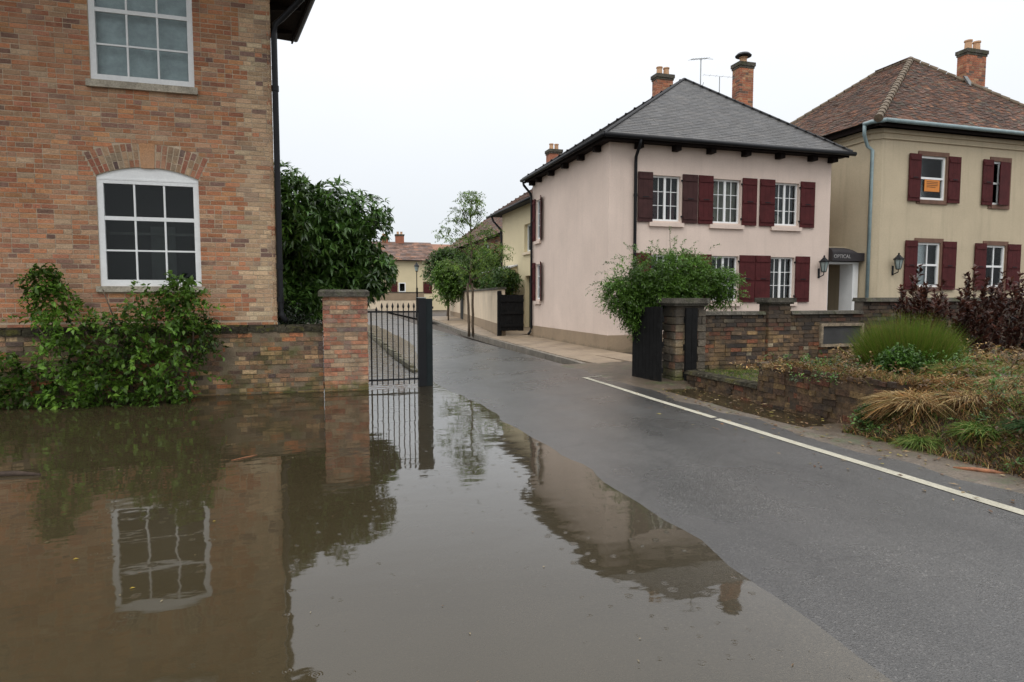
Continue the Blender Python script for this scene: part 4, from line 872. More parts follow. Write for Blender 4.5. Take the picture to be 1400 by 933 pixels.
def ridge_run(p, q, r=.085, L=.3, par=None):
    p, q = Vector(p), Vector(q); d = (q-p); n = max(1, int(d.length/L)); d = d/n
    for i in range(n):
        k = MB(); a = p+d*i; k.tube([a, a+d*.93], [r*1.12, r*.92], 9); k.build('ridge_tile', M['ridge'], par)
ridge_run(Vector(cs[0])+Vector((0, 0, .02)), Vector(A1)+Vector((0, 0, .02)), .105, .28, rf); ridge_run(Vector(cs[1])+Vector((0, 0, .02)), Vector(A1)+Vector((0, 0, .02)), .08, .3, rf)
ridge_run(Vector(A1)+Vector((0, 0, .02)), Vector(A2)+Vector((0, 0, .02)), .09, .3, rf); ridge_run(Vector(cs[3])+Vector((0, 0, .02)), Vector(A2)+Vector((0, 0, .02)), .08, .3, rf)
b = MB(); b.box(RX0+.1, RX1, RY0+.06, RY0+.09, RZ-.16, RZ-.01); b.box(RX0+.08, RX0+.11, RY0+.1, RY1, RZ-.16, RZ-.01); b.build('fascia', M['eavewood'], ch_)
b = MB(); b.tube([(RX0+.25, RY0-.05, RZ-.02), (RX1+.05, RY0-.05, RZ-.03)], .06, 10); b.build('gutter', M['zinc'], ch_, smooth=True)
b = MB(); b.tube([(RX0-.05, RY0+.45, RZ-.05), (RX0-.03, RY0+.2, RZ-.04), (RX0+.25, RY0-.05, RZ-.02)], .06, 10); b.build('gutter', M['zinc'], ch_, smooth=True)
b = MB(); b.tube([(RX0-.05, RY0+.42, RZ-.06), (RX0-.05, RY0+.42, RZ-.36), (CX0-.11, CY0+.22, RZ-.62), (CX0-.03, CY0+.12, RZ-.75), (CX0-.03, CY0+.12, .3)], .05, 10); b.build('downpipe', M['zinc'], ch_, smooth=True)
cc_ = chimney(ch_, 20.95, 21.8, 16.8, 17.15, 6.9, 9.75, pots=2, r=.11, pothh=.34)
b = MB(); b.extr([(20.75, 16.78, 8.93), (20.9, 16.78, 8.93), (21.2, 16.78, 8.66), (21.85, 16.78, 8.66), (21.85, 16.78, 8.54), (21.15, 16.78, 8.52)], (0, -.06, 0)); b.build('flashing', M['lead'], cc_)
# passage between the houses, its white door frame and canopy
dw = thing('passage_doorway', 'white framed doorway between the pink and buff houses', 'doorway', (14.85, 15.7, .15))
b = MB(); b.box(15.2, 15.4, 15.45, 15.95, .12, 2.55); b.build('frame_post', M['white'], dw)
b = MB(); b.box(14.255, 14.31, 15.45, 15.95, .12, 2.55); b.build('frame_post', M['white'], dw)
b = MB(); b.box(14.255, 15.4, 15.44, 15.95, 2.551, 2.61); b.build('lintel', M['white'], dw)
b = MB(); b.box(14.31, 15.44, 17.6, 17.68, .12, 2.7); b.build('inner_wall', M['cream'], dw)
b = MB(); b.box(14.27, 15.44, 15.96, 17.68, 2.7, 2.78); b.build('inner_ceiling', M['cream'], dw)
b = MB(); b.box(14.256, 15.44, 15.96, 16.1, 2.78, 3.1); b.build('over_panel', M['cream'], dw)
cn = thing('shop_canopy', 'dark rounded canopy with grey lettering above the passage doorway', 'canopy', (14.85, 15.4, 2.6))
prof = [(15.25, 2.63), (15.25, 2.86)]+[(15.25+.28*(1-math.cos(t)), 2.86+.17*math.sin(t)) for t in np.linspace(.2, 1.57, 6)]+[(15.95, 3.03), (15.95, 2.63)]
prof[0] = (15.25, 2.63)
n = len(prof)
b = MB(); vs = []
for x in np.linspace(14.256, 15.41, 9):
    t = (x-14.256)/(15.41-14.256); drop = 0 if t < .45 else .2*((t-.45)/.55)**2.2
    vs += [(x, p[0], p[1] if p[1] < 2.87 else max(2.87, p[1]-drop)) for p in prof]
fs = [(i*n+k, (i+1)*n+k, (i+1)*n+(k+1) % n, i*n+(k+1) % n) for i in range(8) for k in range(n)]+[tuple(range(n)), tuple(range(8*n, 9*n))[::-1]]
b.add(vs, fs); b.build('awning', mat('dark_awning_cloth', (.018, .014, .015), rough=.7, bump=.2), cn)
fc = bpy.data.curves.new('lettering', 'FONT'); fc.body = 'OPTICAL'; fc.size = .15; fc.extrude = .002; fc.materials.append(M['letter']); ft = bpy.data.objects.new('lettering_tmp', fc); C.objects.link(ft); bpy.context.view_layer.update(); fm = bpy.data.meshes.new_from_object(ft.evaluated_get(bpy.context.evaluated_depsgraph_get())); bpy.data.objects.remove(ft); fo = bpy.data.objects.new('lettering', fm); C.objects.link(fo); fo.parent = cn
fo.location = (14.30-14.85, 15.244-15.4, 2.71-2.6); fo.rotation_euler = (math.pi/2, 0, 0)
# wall lanterns
M['lampglass'] = mat('lantern_glass', (.25, .3, .29), rough=.15, bump=0)
def lantern(x, y, z, label):
    t = thing('wall_lantern', label, 'lantern', (x, y, z), 'wall lanterns'); s = 1.0; yc = y-.2
    b = MB(); b.tube([(x, y, z-.28), (x, y-.05, z-.3), (x, yc, z-.24), (x, yc, z-.17)], .014, 6); b.box(x-.03, x+.03, y-.02, y, z-.33, z-.05); b.build('bracket', M['black'], t)
    b = MB(); b.lathe(x, yc, [(.06, z-.17), (.07, z-.15), (.068, z-.149)], 6); b.build('base_ring', M['black'], t)
    for k in range(6):
        a0, a1 = k*math.pi/3, (k+1)*math.pi/3; r0, r1 = .062, .118
        p = [(x+r0*math.cos(a0), yc+r0*math.sin(a0), z-.148), (x+r0*math.cos(a1), yc+r0*math.sin(a1), z-.148), (x+r1*math.cos(a1), yc+r1*math.sin(a1), z+.12), (x+r1*math.cos(a0), yc+r1*math.sin(a0), z+.12)]
        b = MB(); b.extr(p, (0, 0, .002)); b.build('pane', M['lampglass'], t)
        b = MB(); b.tube([(x+(r0+.004)*math.cos(a0), yc+(r0+.004)*math.sin(a0), z-.15), (x+(r1+.004)*math.cos(a0), yc+(r1+.004)*math.sin(a0), z+.12)], .007, 5); b.build('glazing_bar', M['black'], t)
    b = MB(); b.lathe(x, yc, [(.145, z+.12), (.15, z+.135), (.06, z+.22), (.045, z+.25), (.02, z+.255), (.03, z+.29), (.005, z+.32)], 6); b.build('hood', M['black'], t)
lantern(13.92, 15.4, 2.46, 'black wall lantern on the pink wall beside the doorway canopy')
lantern(16.2, 15.0, 2.55, 'black wall lantern on the buff wall left of its shutters')
# ================================================================ RIGHT GARDEN WALL, PIERS, BED WALLS
rw = thing('boundary_wall', 'stained old brick garden wall with a metal letter flap, in front of the pink house', 'wall', (8.2, 10, .1))
b = MB(); b.box(6.42, 10.05, 9.93, 10.15, -.1, 1.27); b.box(10.05, 20, 9.93, 10.15, -.1, 1.5); b.build('wall_core', M['oldmortar'], rw)
FR = ((0, 9.9), (1, 0), (0, -1))
vent = lambda z: [(9.02, 10.02)] if .64 < z < 1.1 else []
it = brick_rows(FR, 6.42, 7.82, .15, 1.26, PAL_OLD, rough=.02, holes=vent, off=-.02)+brick_rows(FR, 8.34, 10.05, .15, 1.26, PAL_OLD, rough=.02, holes=vent, off=-.02)
it += brick_rows(((0, 9.86), (1, 0), (0, -1)), 7.84, 8.32, .15, 1.46, PAL_OLD, rough=.02, off=.0)+brick_rows(((7.84, 10.1), (0, -1), (-1, 0)), 0, .24, .15, 1.46, PAL_OLD, rough=.01)
it += brick_rows(FR, 10.05, 13.5, .6, 1.49, PAL_OLD, rough=.02, off=-.02)
b = MB(); b.box(7.85, 8.31, 9.87, 10.14, -.1, 1.46); b.build('pier_core', M['oldmortar'], rw)
pieces(rw, 'brick', 'brickwork', it, M['oldbrick'])
def coping(x0, x1, z, root, y0=9.84, y1=10.2, h=.075, Lr=(.35, .55)):
    x = x0
    while x < x1-.05:
        e = min(x+random.uniform(*Lr), x1); j = random.uniform(-.008, .008)
        b = MB(); b.add([(x+.004, y0+j, z), (e-.004, y0+j, z), (e-.004, y1, z), (x+.004, y1, z), (x+.004, y0+.03+j, z+h+j*.5), (e-.004, y0+.03+j, z+h+j*.5), (e-.004, y1-.03, z+h), (x+.004, y1-.03, z+h)], MB.BF); b.build('coping_stone', M['cap'], root); x = e
coping(6.45, 7.8, 1.27, rw, y0=9.87, h=.06); coping(8.36, 10.02, 1.27, rw, y0=9.87, h=.06); coping(10.03, 15, 1.5, rw, h=.075)
b = MB(); b.box(7.81, 8.35, 9.82, 10.17, 1.46, 1.49); b.box(7.78, 8.38, 9.79, 10.19, 1.491, 1.575); b.build('pier_cap', M['cap'], rw)
# metal-framed flap in the wall
b = MB(); 
for q in ((9.02, 10.02, .65, .70), (9.02, 10.02, 1.04, 1.09), (9.02, 9.07, .701, 1.039), (9.97, 10.02, .701, 1.039)): b.box(q[0], q[1], 9.86, 9.95, q[2], q[3])
vf = b.build('flap_frame', mat('rusty_painted_frame', (.24, .19, .13), rough=.7, nscale=8, namt=.5, fine=40, famt=.4, bump=.6, stains=[((.13, .06, .03), 9, .5, .6, -5, -4, 0)]), rw)
b = MB(); b.box(9.075, 9.965, 9.9, 9.92, .705, 1.035); b.build('flap', mat('dull_grey_metal', (.055, .055, .055), rough=.5, nscale=3, namt=.2, bump=.2), vf)
# stone pier by the gateway
sp_ = thing('stone_pier', 'weathered stone gateway pier under a moulded cap and leaning bush', 'gate pier', (6.15, 9.9, .1))
b = MB(); b.box(5.87, 6.41, 9.74, 10.15, -.1, 1.44); b.build('pier_core', M['oldmortar'], sp_)
PAL_ST = [(20, (.17, .14, .10)), (14, (.12, .1, .075)), (8, (.24, .19, .12)), (8, (.15, .085, .055)), (6, (.07, .06, .045))]
it = brick_rows(((5.85, 9.72), (1, 0), (0, -1)), 0, .59, -.05, 1.43, PAL_ST, course=.13, L=.28, rough=.02, gap=.012, hp=.5)+brick_rows(((5.85, 10.15), (0, -1), (-1, 0)), 0, .43, -.05, 1.43, PAL_ST, course=.13, L=.28, rough=.015, gap=.012)
pieces(sp_, 'stone', 'stonework', it, M['oldbrick'])
b = MB(); b.box(5.79, 6.43, 9.66, 10.2, 1.44, 1.48); b.box(5.75, 6.45, 9.62, 10.22, 1.481, 1.57); b.build('cap', M['cap'], sp_)
def board_gate(label, p, q, z0, z1, n=8, t=.04, name='timber_gate', flip=1):
    p, q = Vector((*p, 0)), Vector((*q, 0)); d = q-p; nn = Vector((d.y, -d.x, 0)).normalized()*t*flip; g = thing(name, label, 'gate', tuple((p+q)/2+Vector((0, 0, z0))))
    for i in range(n):
        a = p+d*(i/n)+d.normalized()*.003; e = p+d*((i+1)/n)-d.normalized()*.003; b = MB(); jz = random.uniform(-.008, .008); c4 = [a, e, e+nn, a+nn]
        b.add([(v.x, v.y, z0+jz) for v in c4]+[(v.x, v.y, z1+jz) for v in c4], MB.BF); b.build('board', M['blackwood'], g)
    for z in (z0+.2, (z0+z1)/2, z1-.2):
        b = MB(); c4 = [p+nn*1.03, q+nn*1.03, q+nn*1.7, p+nn*1.7]; b.add([(v.x, v.y, z-.05) for v in c4]+[(v.x, v.y, z+.05) for v in c4], MB.BF); b.build('rail', M['blackwood'], g)
    return g
board_gate('black timber gate leaf standing open under the bush', (5.56, 9.72), (5.46, 10.55), .14, 1.42)
board_gate('narrow black timber leaf folded against the front of the stone pier', (6.24, 9.66), (6.0, 9.64), .06, 1.4, n=2)
# low wall of the planting bed, then the taller brick part
lw = thing('bed_wall', 'low brick retaining wall of the planting bed stepping up beside the muddy gutter', 'wall', (5.9, 7.4, .1))
b = MB(); b.box(5.936, 6.15, 7.6, 9.45, -.1, .3); b.box(5.903, 6.15, 5.35, 7.6, -.1, .62); b.box(6.15, 6.6, 7.45, 7.62, -.1, .61); b.build('wall_core', mat('brown_slimy_render', (.075, .046, .024), rough=.8, nscale=4, namt=.5, fine=20, famt=.5, bump=1.5, bscale=18, stains=[((.03, .022, .014), 2.2, 1.0, 1.12, -5, -4, .8), ((.15, .10, .04), 3.4, 1.03, 1.15, -5, -4, .6)]), lw)
FB = ((5.94, 0), (0, -1), (-1, 0)); FB2 = ((5.905, 0), (0, -1), (-1, 0))
it = brick_rows(FB, -9.45, -7.62, -.02, .3, PAL_DARK, rough=.05, hp=.5, gap=.006)+brick_rows(FB2, -7.6, -5.3, -.02, .62, PAL_DARK, rough=.035, gap=.005, hp=.4)
pieces(lw, 'brick', 'brickwork', it, M['dirtybrick'], limit=180)
y = 7.64
while y < 9.4:
    L = random.uniform(.14, .24); b = MB(); j = random.uniform(-.02, .02); b.add([(5.9+j, y, .3), (6.14, y, .3), (6.14, y+L-.01, .3), (5.9+j, y+L-.01, .3), (5.93+j, y+.015, .345), (6.12, y+.015, .36), (6.12, y+L-.02, .36), (5.93+j, y+L-.02, .35)], MB.BF); b.build('coping_stone', M['mosscap'], lw); y += L
y = 5.35
while y < 7.58:
    L = random.uniform(.10, .13); b = MB(); j = random.uniform(-.012, .012); b.box(5.885+j, 6.13, y, y+L-.01, .62, .68+j*1.2, pick(PAL_DARK)); b.build('coping_brick', M['dirtybrick'], lw); y += L
x = 6.14
while x < 6.6:
    b = MB(); j = random.uniform(-.01, .01); b.box(x, x+.1, 7.42, 7.65, .611, .67+j, pick(PAL_DARK)); b.build('coping_brick', M['dirtybrick'], lw); x += .11
# bed soil
def hbed(x, y):
    lo = .27; hi = .6+.14*sstep(6.2, 7.4, x)
    z = lo+(hi-lo)*(1-sstep(7.3, 7.8, y))
    if y < 5.6: # no wall here: the bank slopes to the verge
        f = sstep(5.25, 6.35, x); z = .05+(z-.05)*f if x < 6.6 else z
    return z+.03*vnoise(x*2, y*2, 1.3)
sheet('bed_soil', rngf(6.1, 20, .35), rngf(5.4, 9.95, .3), hbed, M['soil'])
sheet('bank_soil', rngf(5.1, 20, .3), rngf(-2, 5.4, .3), hbed, M['soil'])
# ================================================================ STREET BEYOND
# timber gate beside the pink house
board_gate('black boarded side gate between the pink house and the cream boundary wall', (6.28, 22.35), (7.14, 22.3), .36, 1.66, n=9, t=.05)
bw = thing('rendered_wall', 'cream rendered boundary wall with brown base behind the twin-stemmed tree', 'wall', (7.2, 30, .2))
def seg(mb, p, q, z0, z1, t=.22, e=0):
    p, q = Vector(p), Vector(q); d = (q-p).normalized(); nn = Vector((-d.y, d.x)); a = p+nn*e
    mb.prism([tuple(a), tuple(q+nn*e), tuple(q-nn*(t+e)), tuple(p-nn*(t+e))], z0, z1)
b = MB(); seg(b, (6.28, 22.5), (8.25, 37.4), .6, 1.85); b.build('wall', M['gwall'], bw)
b = MB(); seg(b, (6.28, 22.48), (8.25, 37.4), .1, .599, e=.02); b.build('plinth', M['plinth'], bw)
b = MB(); seg(b, (6.27, 22.46), (8.25, 37.4), 1.851, 1.93, e=.05); b.build('coping', M['cap'], bw)
b = MB(); b.box(6.2, 6.34, 22.36, 22.47, .15, 1.8); b.build('end_post', M['blackwood'], bw)
gg = thing('garden_door', 'dark green tall garden door at the far end of the cream boundary wall', 'door', (8.4, 38.4, .2))
b = MB(); seg(b, (8.26, 37.5), (8.45, 39.2), .2, 2.0, t=.06); b.build('door', M['greenpost'], gg)
b = MB(); b.box(8.22, 8.42, 37.42, 37.52, .1, 2.1); b.build('frame_post', M['greenpost'], gg)
bw2 = thing('rendered_wall', 'short cream wall beyond the dark green garden door', 'wall', (8.8, 42, .2))
b = MB(); seg(b, (8.5, 39.3), (9.2, 46), .1, 1.7); b.build('wall', M['gwall'], bw2); b = MB(); seg(b, (8.49, 39.28), (9.2, 46), .1, .55, e=.02); b.build('plinth', M['plinth'], bw2)
# yellow house
yh = thing('yellow_house', 'pale yellow house with brown tiled roof half hidden behind the pink house', 'house', (12, 29, .2))
FY = ((8.8, 0), (0, -1), (-1, 0))
b = MB(); wall_sheet(b, FY, -30.9, -23.5, .1, 5.6, [(-27.35, -26.2, 3.55, 4.75), (-27.2, -25.3, .2, 2.5)], rec=.25)
b.add([(8.8, 30.9, .1), (8.8, 30.9, 5.6), (15, 30.9, 5.6), (15, 30.9, .1)], [(0, 1, 2, 3)]); b.add([(8.8, 23.5, .1), (15, 23.5, .1), (15, 23.5, 5.6), (8.8, 23.5, 5.6)], [(0, 1, 2, 3)]); b.build('wall', M['yellow'], yh)
window(yh, FY, -27.35, -26.2, 3.55, 4.75, 3, 1, rec=.2, fr=.07, bar=.04, behind='blind')
k = MB(); k.box(8.72, 8.82, 26.1, 27.45, 3.42, 3.52); k.build('sill', M['gwall'], yh)
k = MB(); k.box(8.98, 9.02, 25.3, 27.2, .2, 2.5); k.build('garage_door', mat('dark_green_glazing', (.03, .045, .03), rough=.2, nscale=2.5, namt=.6, bump=0), yh)
cs = [(8.35, 32.0, 5.62), (8.35, 23.2, 5.62), (16.2, 23.2, 5.62), (16.2, 32.0, 5.62)]
B1, B2 = (12.2, 28.2, 8.2), (12.2, 26.0, 8.2)
b = MB(); b.add(cs+[B1, B2], [(0, 1, 5, 4), (1, 2, 5), (2, 3, 4, 5), (3, 0, 4), (3, 2, 1, 0)]); rf = b.build('roof', M['slatedark'], yh)
it = roof_tiles(cs[0], cs[1], B2, B1, .3, .2, .02, PAL_TILE)+roof_tiles(cs[3], cs[0], B1, B1, .3, .2, .02, PAL_TILE)
pieces(rf, 'roof_tile', 'roof_tiles', it, M['tile'], limit=0)
b = MB(); b.tube([(8.3, 32.0, 5.58), (8.3, 23.2, 5.58)], .06, 8); b.tube([(8.33, 31.2, 5.55), (8.4, 31.1, 5.3), (8.72, 30.9, 4.9), (8.74, 30.85, 4.6), (8.74, 30.85, .3)], .05, 8); b.build('gutter', M['black'], yh, smooth=True)
chimney(yh, 9.9, 10.45, 27.1, 27.6, 6.5, 7.95, pots=2, r=.09, plain=True)
pc = thing('porch_roof', 'small lean-to porch canopy on the pale yellow house', 'porch', (8.3, 30, 2.8))
b = MB(); b.extr([(7.9, 28.3, 2.72), (8.79, 28.3, 3.0), (8.79, 31.5, 3.0), (7.9, 31.5, 2.72)], (0, 0, .07)); b.build('roof', M['slate'], pc)
b = MB(); b.extr([(7.98, 28.4, 2.7), (8.79, 28.4, 2.7), (8.79, 28.4, 2.98), (7.98, 28.4, 2.74)], (0, .05, 0)); b.build('gable_board', M['yellow'], pc)
b = MB(); b.box(8.05, 8.17, 28.45, 28.57, .1, 2.7); b.build('porch_post', M['gwall'], pc)
# brick cottage beyond
bc = thing('brick_cottage', 'orange brick cottage with brown roof behind the twin-stemmed tree', 'house', (12, 41, .2))
it = brick_rows(((9.6, 0), (0, -1), (-1, 0)), -49, -33, 2.2, 4.9, PAL_PIER, course=.15, L=.45, gap=.012, holes=lambda z: [(-37.3, -36.5)] if 3.2 < z < 4.6 else [])
b = MB(); wall_sheet(b, ((9.6, 0), (0, -1), (-1, 0)), -49, -33, .1, 4.9, [(-37.3, -36.5, 3.2, 4.6)]); b.add([(9.6, 33, .1), (15, 33, .1), (15, 33, 4.9), (9.6, 33, 4.9)], [(0, 1, 2, 3)]); b.build('wall', M['mortar'], bc)
pieces(bc, 'brick', 'brickwork', it, M['brick'], limit=0)
window(bc, ((9.6, 0), (0, -1), (-1, 0)), -37.3, -36.5, 3.2, 4.6, 2, 2, rec=.08, fr=.12, bar=.05, behind='paleblind', bd=.1)
cs = [(9.15, 50, 4.9), (9.15, 32.3, 4.9), (17, 32.3, 4.9), (17, 50, 4.9)]; B1, B2 = (13, 46.5, 8.0), (13, 36.0, 8.0)
b = MB(); b.add(cs+[B1, B2], [(0, 1, 5, 4), (1, 2, 5), (2, 3, 4, 5), (3, 0, 4), (3, 2, 1, 0)]); rf = b.build('roof', M['slatedark'], bc)
pieces(rf, 'roof_tile', 'roof_tiles', roof_tiles(cs[0], cs[1], B2, B1, .35, .24, .02, PAL_TILE)+roof_tiles(cs[3], cs[0], B1, B1, .35, .24, .02, PAL_TILE), M['tile'], limit=0)
# far house closing the street
fh = thing('far_house', 'distant pale yellow house with brown roof closing the end of the street', 'house', (7.5, 66, .4))
FF = ((0, 65), (1, 0), (0, -1))
hw = [(7.75, 8.45, 2.0, 2.98), (3.3, 4.0, 2.0, 2.98), (12.2, 13, 2.0, 2.98)]
b = MB(); wall_sheet(b, FF, -4, 11.25, .2, 5.15, hw, rec=.15); b.add([(11.25, 65, .2), (11.25, 72, .2), (11.25, 72, 5.15), (11.25, 65, 5.15)], [(0, 1, 2, 3)]); b.build('wall', M['yellow'], fh)
for a, b_, c, d in hw[:2]:
    window(fh, FF, a, b_, c, d, 1, 1, rec=.05, fr=.1, behind='dark'); shutter(fh, FF, a-.95, a-.12, c-.1, d+.1)
shutter(fh, FF, 10.2, 11.1, 1.9, 3.08)
cs = [(-4.5, 64.5, 5.15), (11.6, 64.5, 5.15), (11.6, 72.5, 5.15), (-4.5, 72.5, 5.15)]; B1, B2 = (-2, 68.5, 7.2), (11.6, 68.5, 7.2)
b = MB(); b.add(cs+[B1, B2], [(0, 1, 5, 4), (1, 2, 5), (2, 3, 4, 5), (3, 0, 4)]); rf = b.build('roof', M['slatedark'], fh)
pieces(rf, 'roof_tile', 'roof_tiles', roof_tiles(cs[0], cs[1], B2, B1, .5, .35, .04, [(3, (.17, .105, .08)), (2, (.14, .1, .085)), (1, (.22, .12, .08))]), M['tile'], limit=0)
chimney(fh, 7.9, 8.75, 68.2, 68.9, 6.6, 7.95, pots=2, r=.12, plain=True); chimney(fh, 6.5, 7.1, 68.2, 68.9, 6.6, 7.7, pots=2, r=.14, plain=True)
f2 = thing('far_house', 'distant house with orange-brown roof just right of the pale yellow one', 'house', (15, 74, .4))
b = MB(); b.box(11.8, 20, 72, 80, .2, 5.0); b.build('wall', mat('grey_brown_render', (.3, .24, .19), rough=.9), f2)
b = MB(); b.add([(11.3, 71.5, 5.0), (20.5, 71.5, 5.0), (20.5, 80.5, 5.0), (11.3, 80.5, 5.0), (11.3, 76, 7.75), (20.5, 76, 7.75)], [(0, 1, 5, 4), (2, 3, 4, 5), (1, 2, 5), (3, 0, 4), (3, 2, 1, 0)]); b.build('roof', mat('orange_brown_roof', (.24, .12, .075), rough=.8, nscale=2, namt=.3), f2)
f3 = thing('far_wall', 'distant low wall with a brown band in front of the far yellow house', 'wall', (7, 61, .4))
b = MB(); b.box(3.2, 9.6, 61, 61.3, .2, 1.25); b.build('lower_band', M['gwall'], f3)
b = MB(); b.box(3.15, 9.65, 60.97, 61.33, 1.251, 1.95); b.build('upper_band', M['plinth'], f3)
b = MB(); b.box(3.1, 9.7, 60.93, 61.37, 1.951, 2.02); b.build('coping', M['cap'], f3)
lp = thing('street_lamp', 'slender black street lamp with a lantern head at the end of the street', 'street lamp', (6.62, 45, .15))
b = MB(); b.tube([(6.62, 45, .1), (6.62, 45, 3.3)], [.05, .03], 8); b.lathe(6.62, 45, [(.11, .1), (.1, .3), (.07, .8), (.075, 1.5), (.04, 1.6)], 8); b.build('column', M['black'], lp)
b = MB(); b.lathe(6.62, 45, [(.05, 3.3), (.08, 3.35), (.13, 3.36)], 6); b.lathe(6.62, 45, [(.19, 3.68), (.2, 3.71), (.08, 3.85), (.03, 3.95), (.005, 4.02)], 6); b.build('lantern_frame', M['black'], lp)
b = MB(); b.lathe(6.62, 45, [(.09, 3.365), (.16, 3.675)], 6); b.build('lantern_glass', M['lampglass'], lp)
b = MB(); b.box(6.56, 6.68, 44.9, 44.96, 1.55, 2.2); b.build('sign_plate', M['black'], lp)

# ================================================================ PLANTS
DARKG, MIDG, LITEG = (.028, .062, .018), (.045, .095, .02), (.085, .15, .03)
# big glossy tree behind the garden wall
t1 = thing('glossy_tree', 'dense dark green tree with big glossy leaves behind the brick gate pier', 'tree', (-.3, 14.6, .05))
limbs(t1, [(wob((-.3, 14.6, 0), (-.5, 14.7, 1.6)), .14, .1), (wob((-.5, 14.7, 1.5), (-1.2, 14.6, 3.2)), .08, .03), (wob((-.5, 14.7, 1.5), (.6, 14.4, 3.0)), .08, .03), (wob((-.4, 14.7, 1.4), (.1, 14.9, 3.9)), .07, .02), (wob((-.3, 14.6, 1.2), (1.0, 14.2, 2.1)), .06, .02)])
cen, rad = ell_centers((-.35, 14.7, 2.95), (1.75, 1.4, 1.55), 54, .38, .62)
c2, r2 = ell_centers((.72, 14.4, 2.15), (.85, .8, .85), 14, .3, .45)
c3, r3 = ell_centers((-.5, 14.4, 1.55), (1.3, .9, .75), 16, .35, .5, .4)
c6, r6 = ell_centers((.55, 14.5, 3.0), (1.05, .9, 1.1), 26, .34, .5)
cen = np.concatenate([cen, c2, c3, c6]); rad = np.concatenate([rad, r2, r3, r6])
P, D, I = clump_points(cen, rad, 34, .6)
sp = sprays(P, D+np.array([[0, -.2, .1]]), 9, .10, .20, .058, (.06, .135, .028), var=.3, droop=.28, angle=(.85, 1.45), up=.35, whorl=True, clump=I, cvar=.22)
crown('crown', t1, sp, M['glossleaf'], solo=280)
# hedge added behind the wall, leaves near black, to keep the gap in shade
hd = thing('shade_hedge', 'nearly black evergreen hedge added to shade the gap beside the gate pier', 'hedge', (-1.6, 13.2, .05))
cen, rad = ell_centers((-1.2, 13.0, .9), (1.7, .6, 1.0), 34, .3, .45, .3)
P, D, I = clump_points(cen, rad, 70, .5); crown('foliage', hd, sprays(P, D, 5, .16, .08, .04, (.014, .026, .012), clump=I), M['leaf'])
limbs(hd, [(wob((-1.4, 13, 0), (-1.3, 13, 1)), .05, .02), (wob((-.6, 13, 0), (-.5, 13, 1)), .05, .02)], 'stem')
# green shrub climbing on the house wall over the flood
t2 = thing('wall_shrub', 'sprawling bright green leafy shrub against the brick house above the water', 'shrub', (-2.9, 10.95, 0))
limbs(t2, [(wob((-3.2+.25*i, 11.0, -.05), (-3.9+.42*i, 10.85+.05*(i % 3), 1.2+.25*(i % 3)), 5, .08), .025, .008) for i in range(6)], 'stem')
cs2 = [((-2.35, 10.9, 1.3), .40), ((-1.95, 10.9, 1.45), .28), ((-2.7, 10.85, 1.05), .42), ((-2.1, 10.85, .95), .42), ((-3.1, 10.9, .9), .42), ((-3.5, 10.95, 1.2), .32), ((-3.75, 11.0, 1.55), .2), ((-3.85, 11.05, 1.8), .14), ((-2.6, 10.8, .5), .46), ((-3.1, 10.8, .4), .42), ((-2.15, 10.85, .45), .4), ((-1.8, 10.95, 1.0), .25), ((-3.6, 10.9, .75), .28), ((-4.1, 10.95, .2), .3), ((-4.4, 10.95, .45), .3), ((-4.5, 10.9, .15), .3), ((-3.5, 10.85, .15), .28), ((-2.05, 11.0, 1.68), .14), ((-3.0, 10.7, .12), .3), ((-2.3, 10.7, .1), .25)]
P, D, I = clump_points([c for c, r in cs2], [r*.92 for c, r in cs2], 72, .45); kk = (P[:, 2] > .01) & (P[:, 1] < 11.24); P, D, I = P[kk], D[kk], I[kk]
base = np.array([.08, .17, .024])
sp = sprays(P, D*np.array([[1, .5, .8]])+np.array([[0, -.35, .0]]), 6, .19, .095, .052, tuple(base), var=.3, droop=.2, angle=(.7, 1.2), up=.25, clump=I, cvar=.3)
q = sp[0]; kk = (q[:, 2] > -.01) & (q[:, 1] < 11.25); sp = tuple(a[kk] if isinstance(a, np.ndarray) else a for a in sp)
crown('foliage', t2, sp, M['leaf'], solo=200)
# arching outer shoots
P = np.array([(-1.75, 10.9, 1.15), (-1.8, 10.9, 1.35), (-2.0, 10.95, 1.6), (-2.15, 11., 1.7), (-3.75, 10.95, 1.2), (-3.3, 10.9, 1.35), (-2.7, 10.9, 1.5), (-1.75, 10.9, .8), (-3.6, 11, 1.5), (-1.72, 10.9, .35), (-3.9, 11.0, 1.3)]); D = np.array([(1, -.1, .25), (1, -.1, .6), (.25, 0, 1.), (-.1, 0, 1), (-1, 0, .5), (-.4, 0, 1), (.2, 0, 1), (1, -.1, -.1), (-.5, 0, 1.2), (1, -.1, .1), (-1, 0, .2)], float)
crown('foliage', t2, sprays(P, D, 14, .38, .09, .05, (.10, .20, .03), angle=(.7, 1.1), up=0, whorl=False), M['leaf'])
# bush over the right gateway
t3 = thing('privet_bush', 'rounded green bush leaning over the black timber gate and stone pier', 'bush', (6.6, 10.9, .1))
limbs(t3, [(wob((6.9, 10.8, .1), (6.2+.3*i-.4, 10.7, 1.7), 4, .05), .03, .012) for i in range(5)]+[(wob((6.5, 10.9, 1.6), (6.45, 11.0, 2.9), 5, .02), .012, .004)], 'stem')
cen, rad = ell_centers((6.2, 10.75, 1.88), (1.0, .8, .62), 40, .24, .36)
c2, r2 = ell_centers((5.35, 10.6, 1.6), (.42, .45, .42), 10, .18, .26); c4, r4 = ell_centers((5.65, 10.5, 1.2), (.38, .3, .3), 8, .16, .22); c3, r3 = ell_centers((7.25, 10.7, 1.75), (.5, .5, .4), 12, .2, .28)
c5, r5 = ell_centers((6.2, 10.5, 1.7), (.8, .5, .4), 12, .25, .3, .1)
cen = np.concatenate([cen, c2, c3, c4, c5]); rad = np.concatenate([rad, r2, r3, r4, r5])
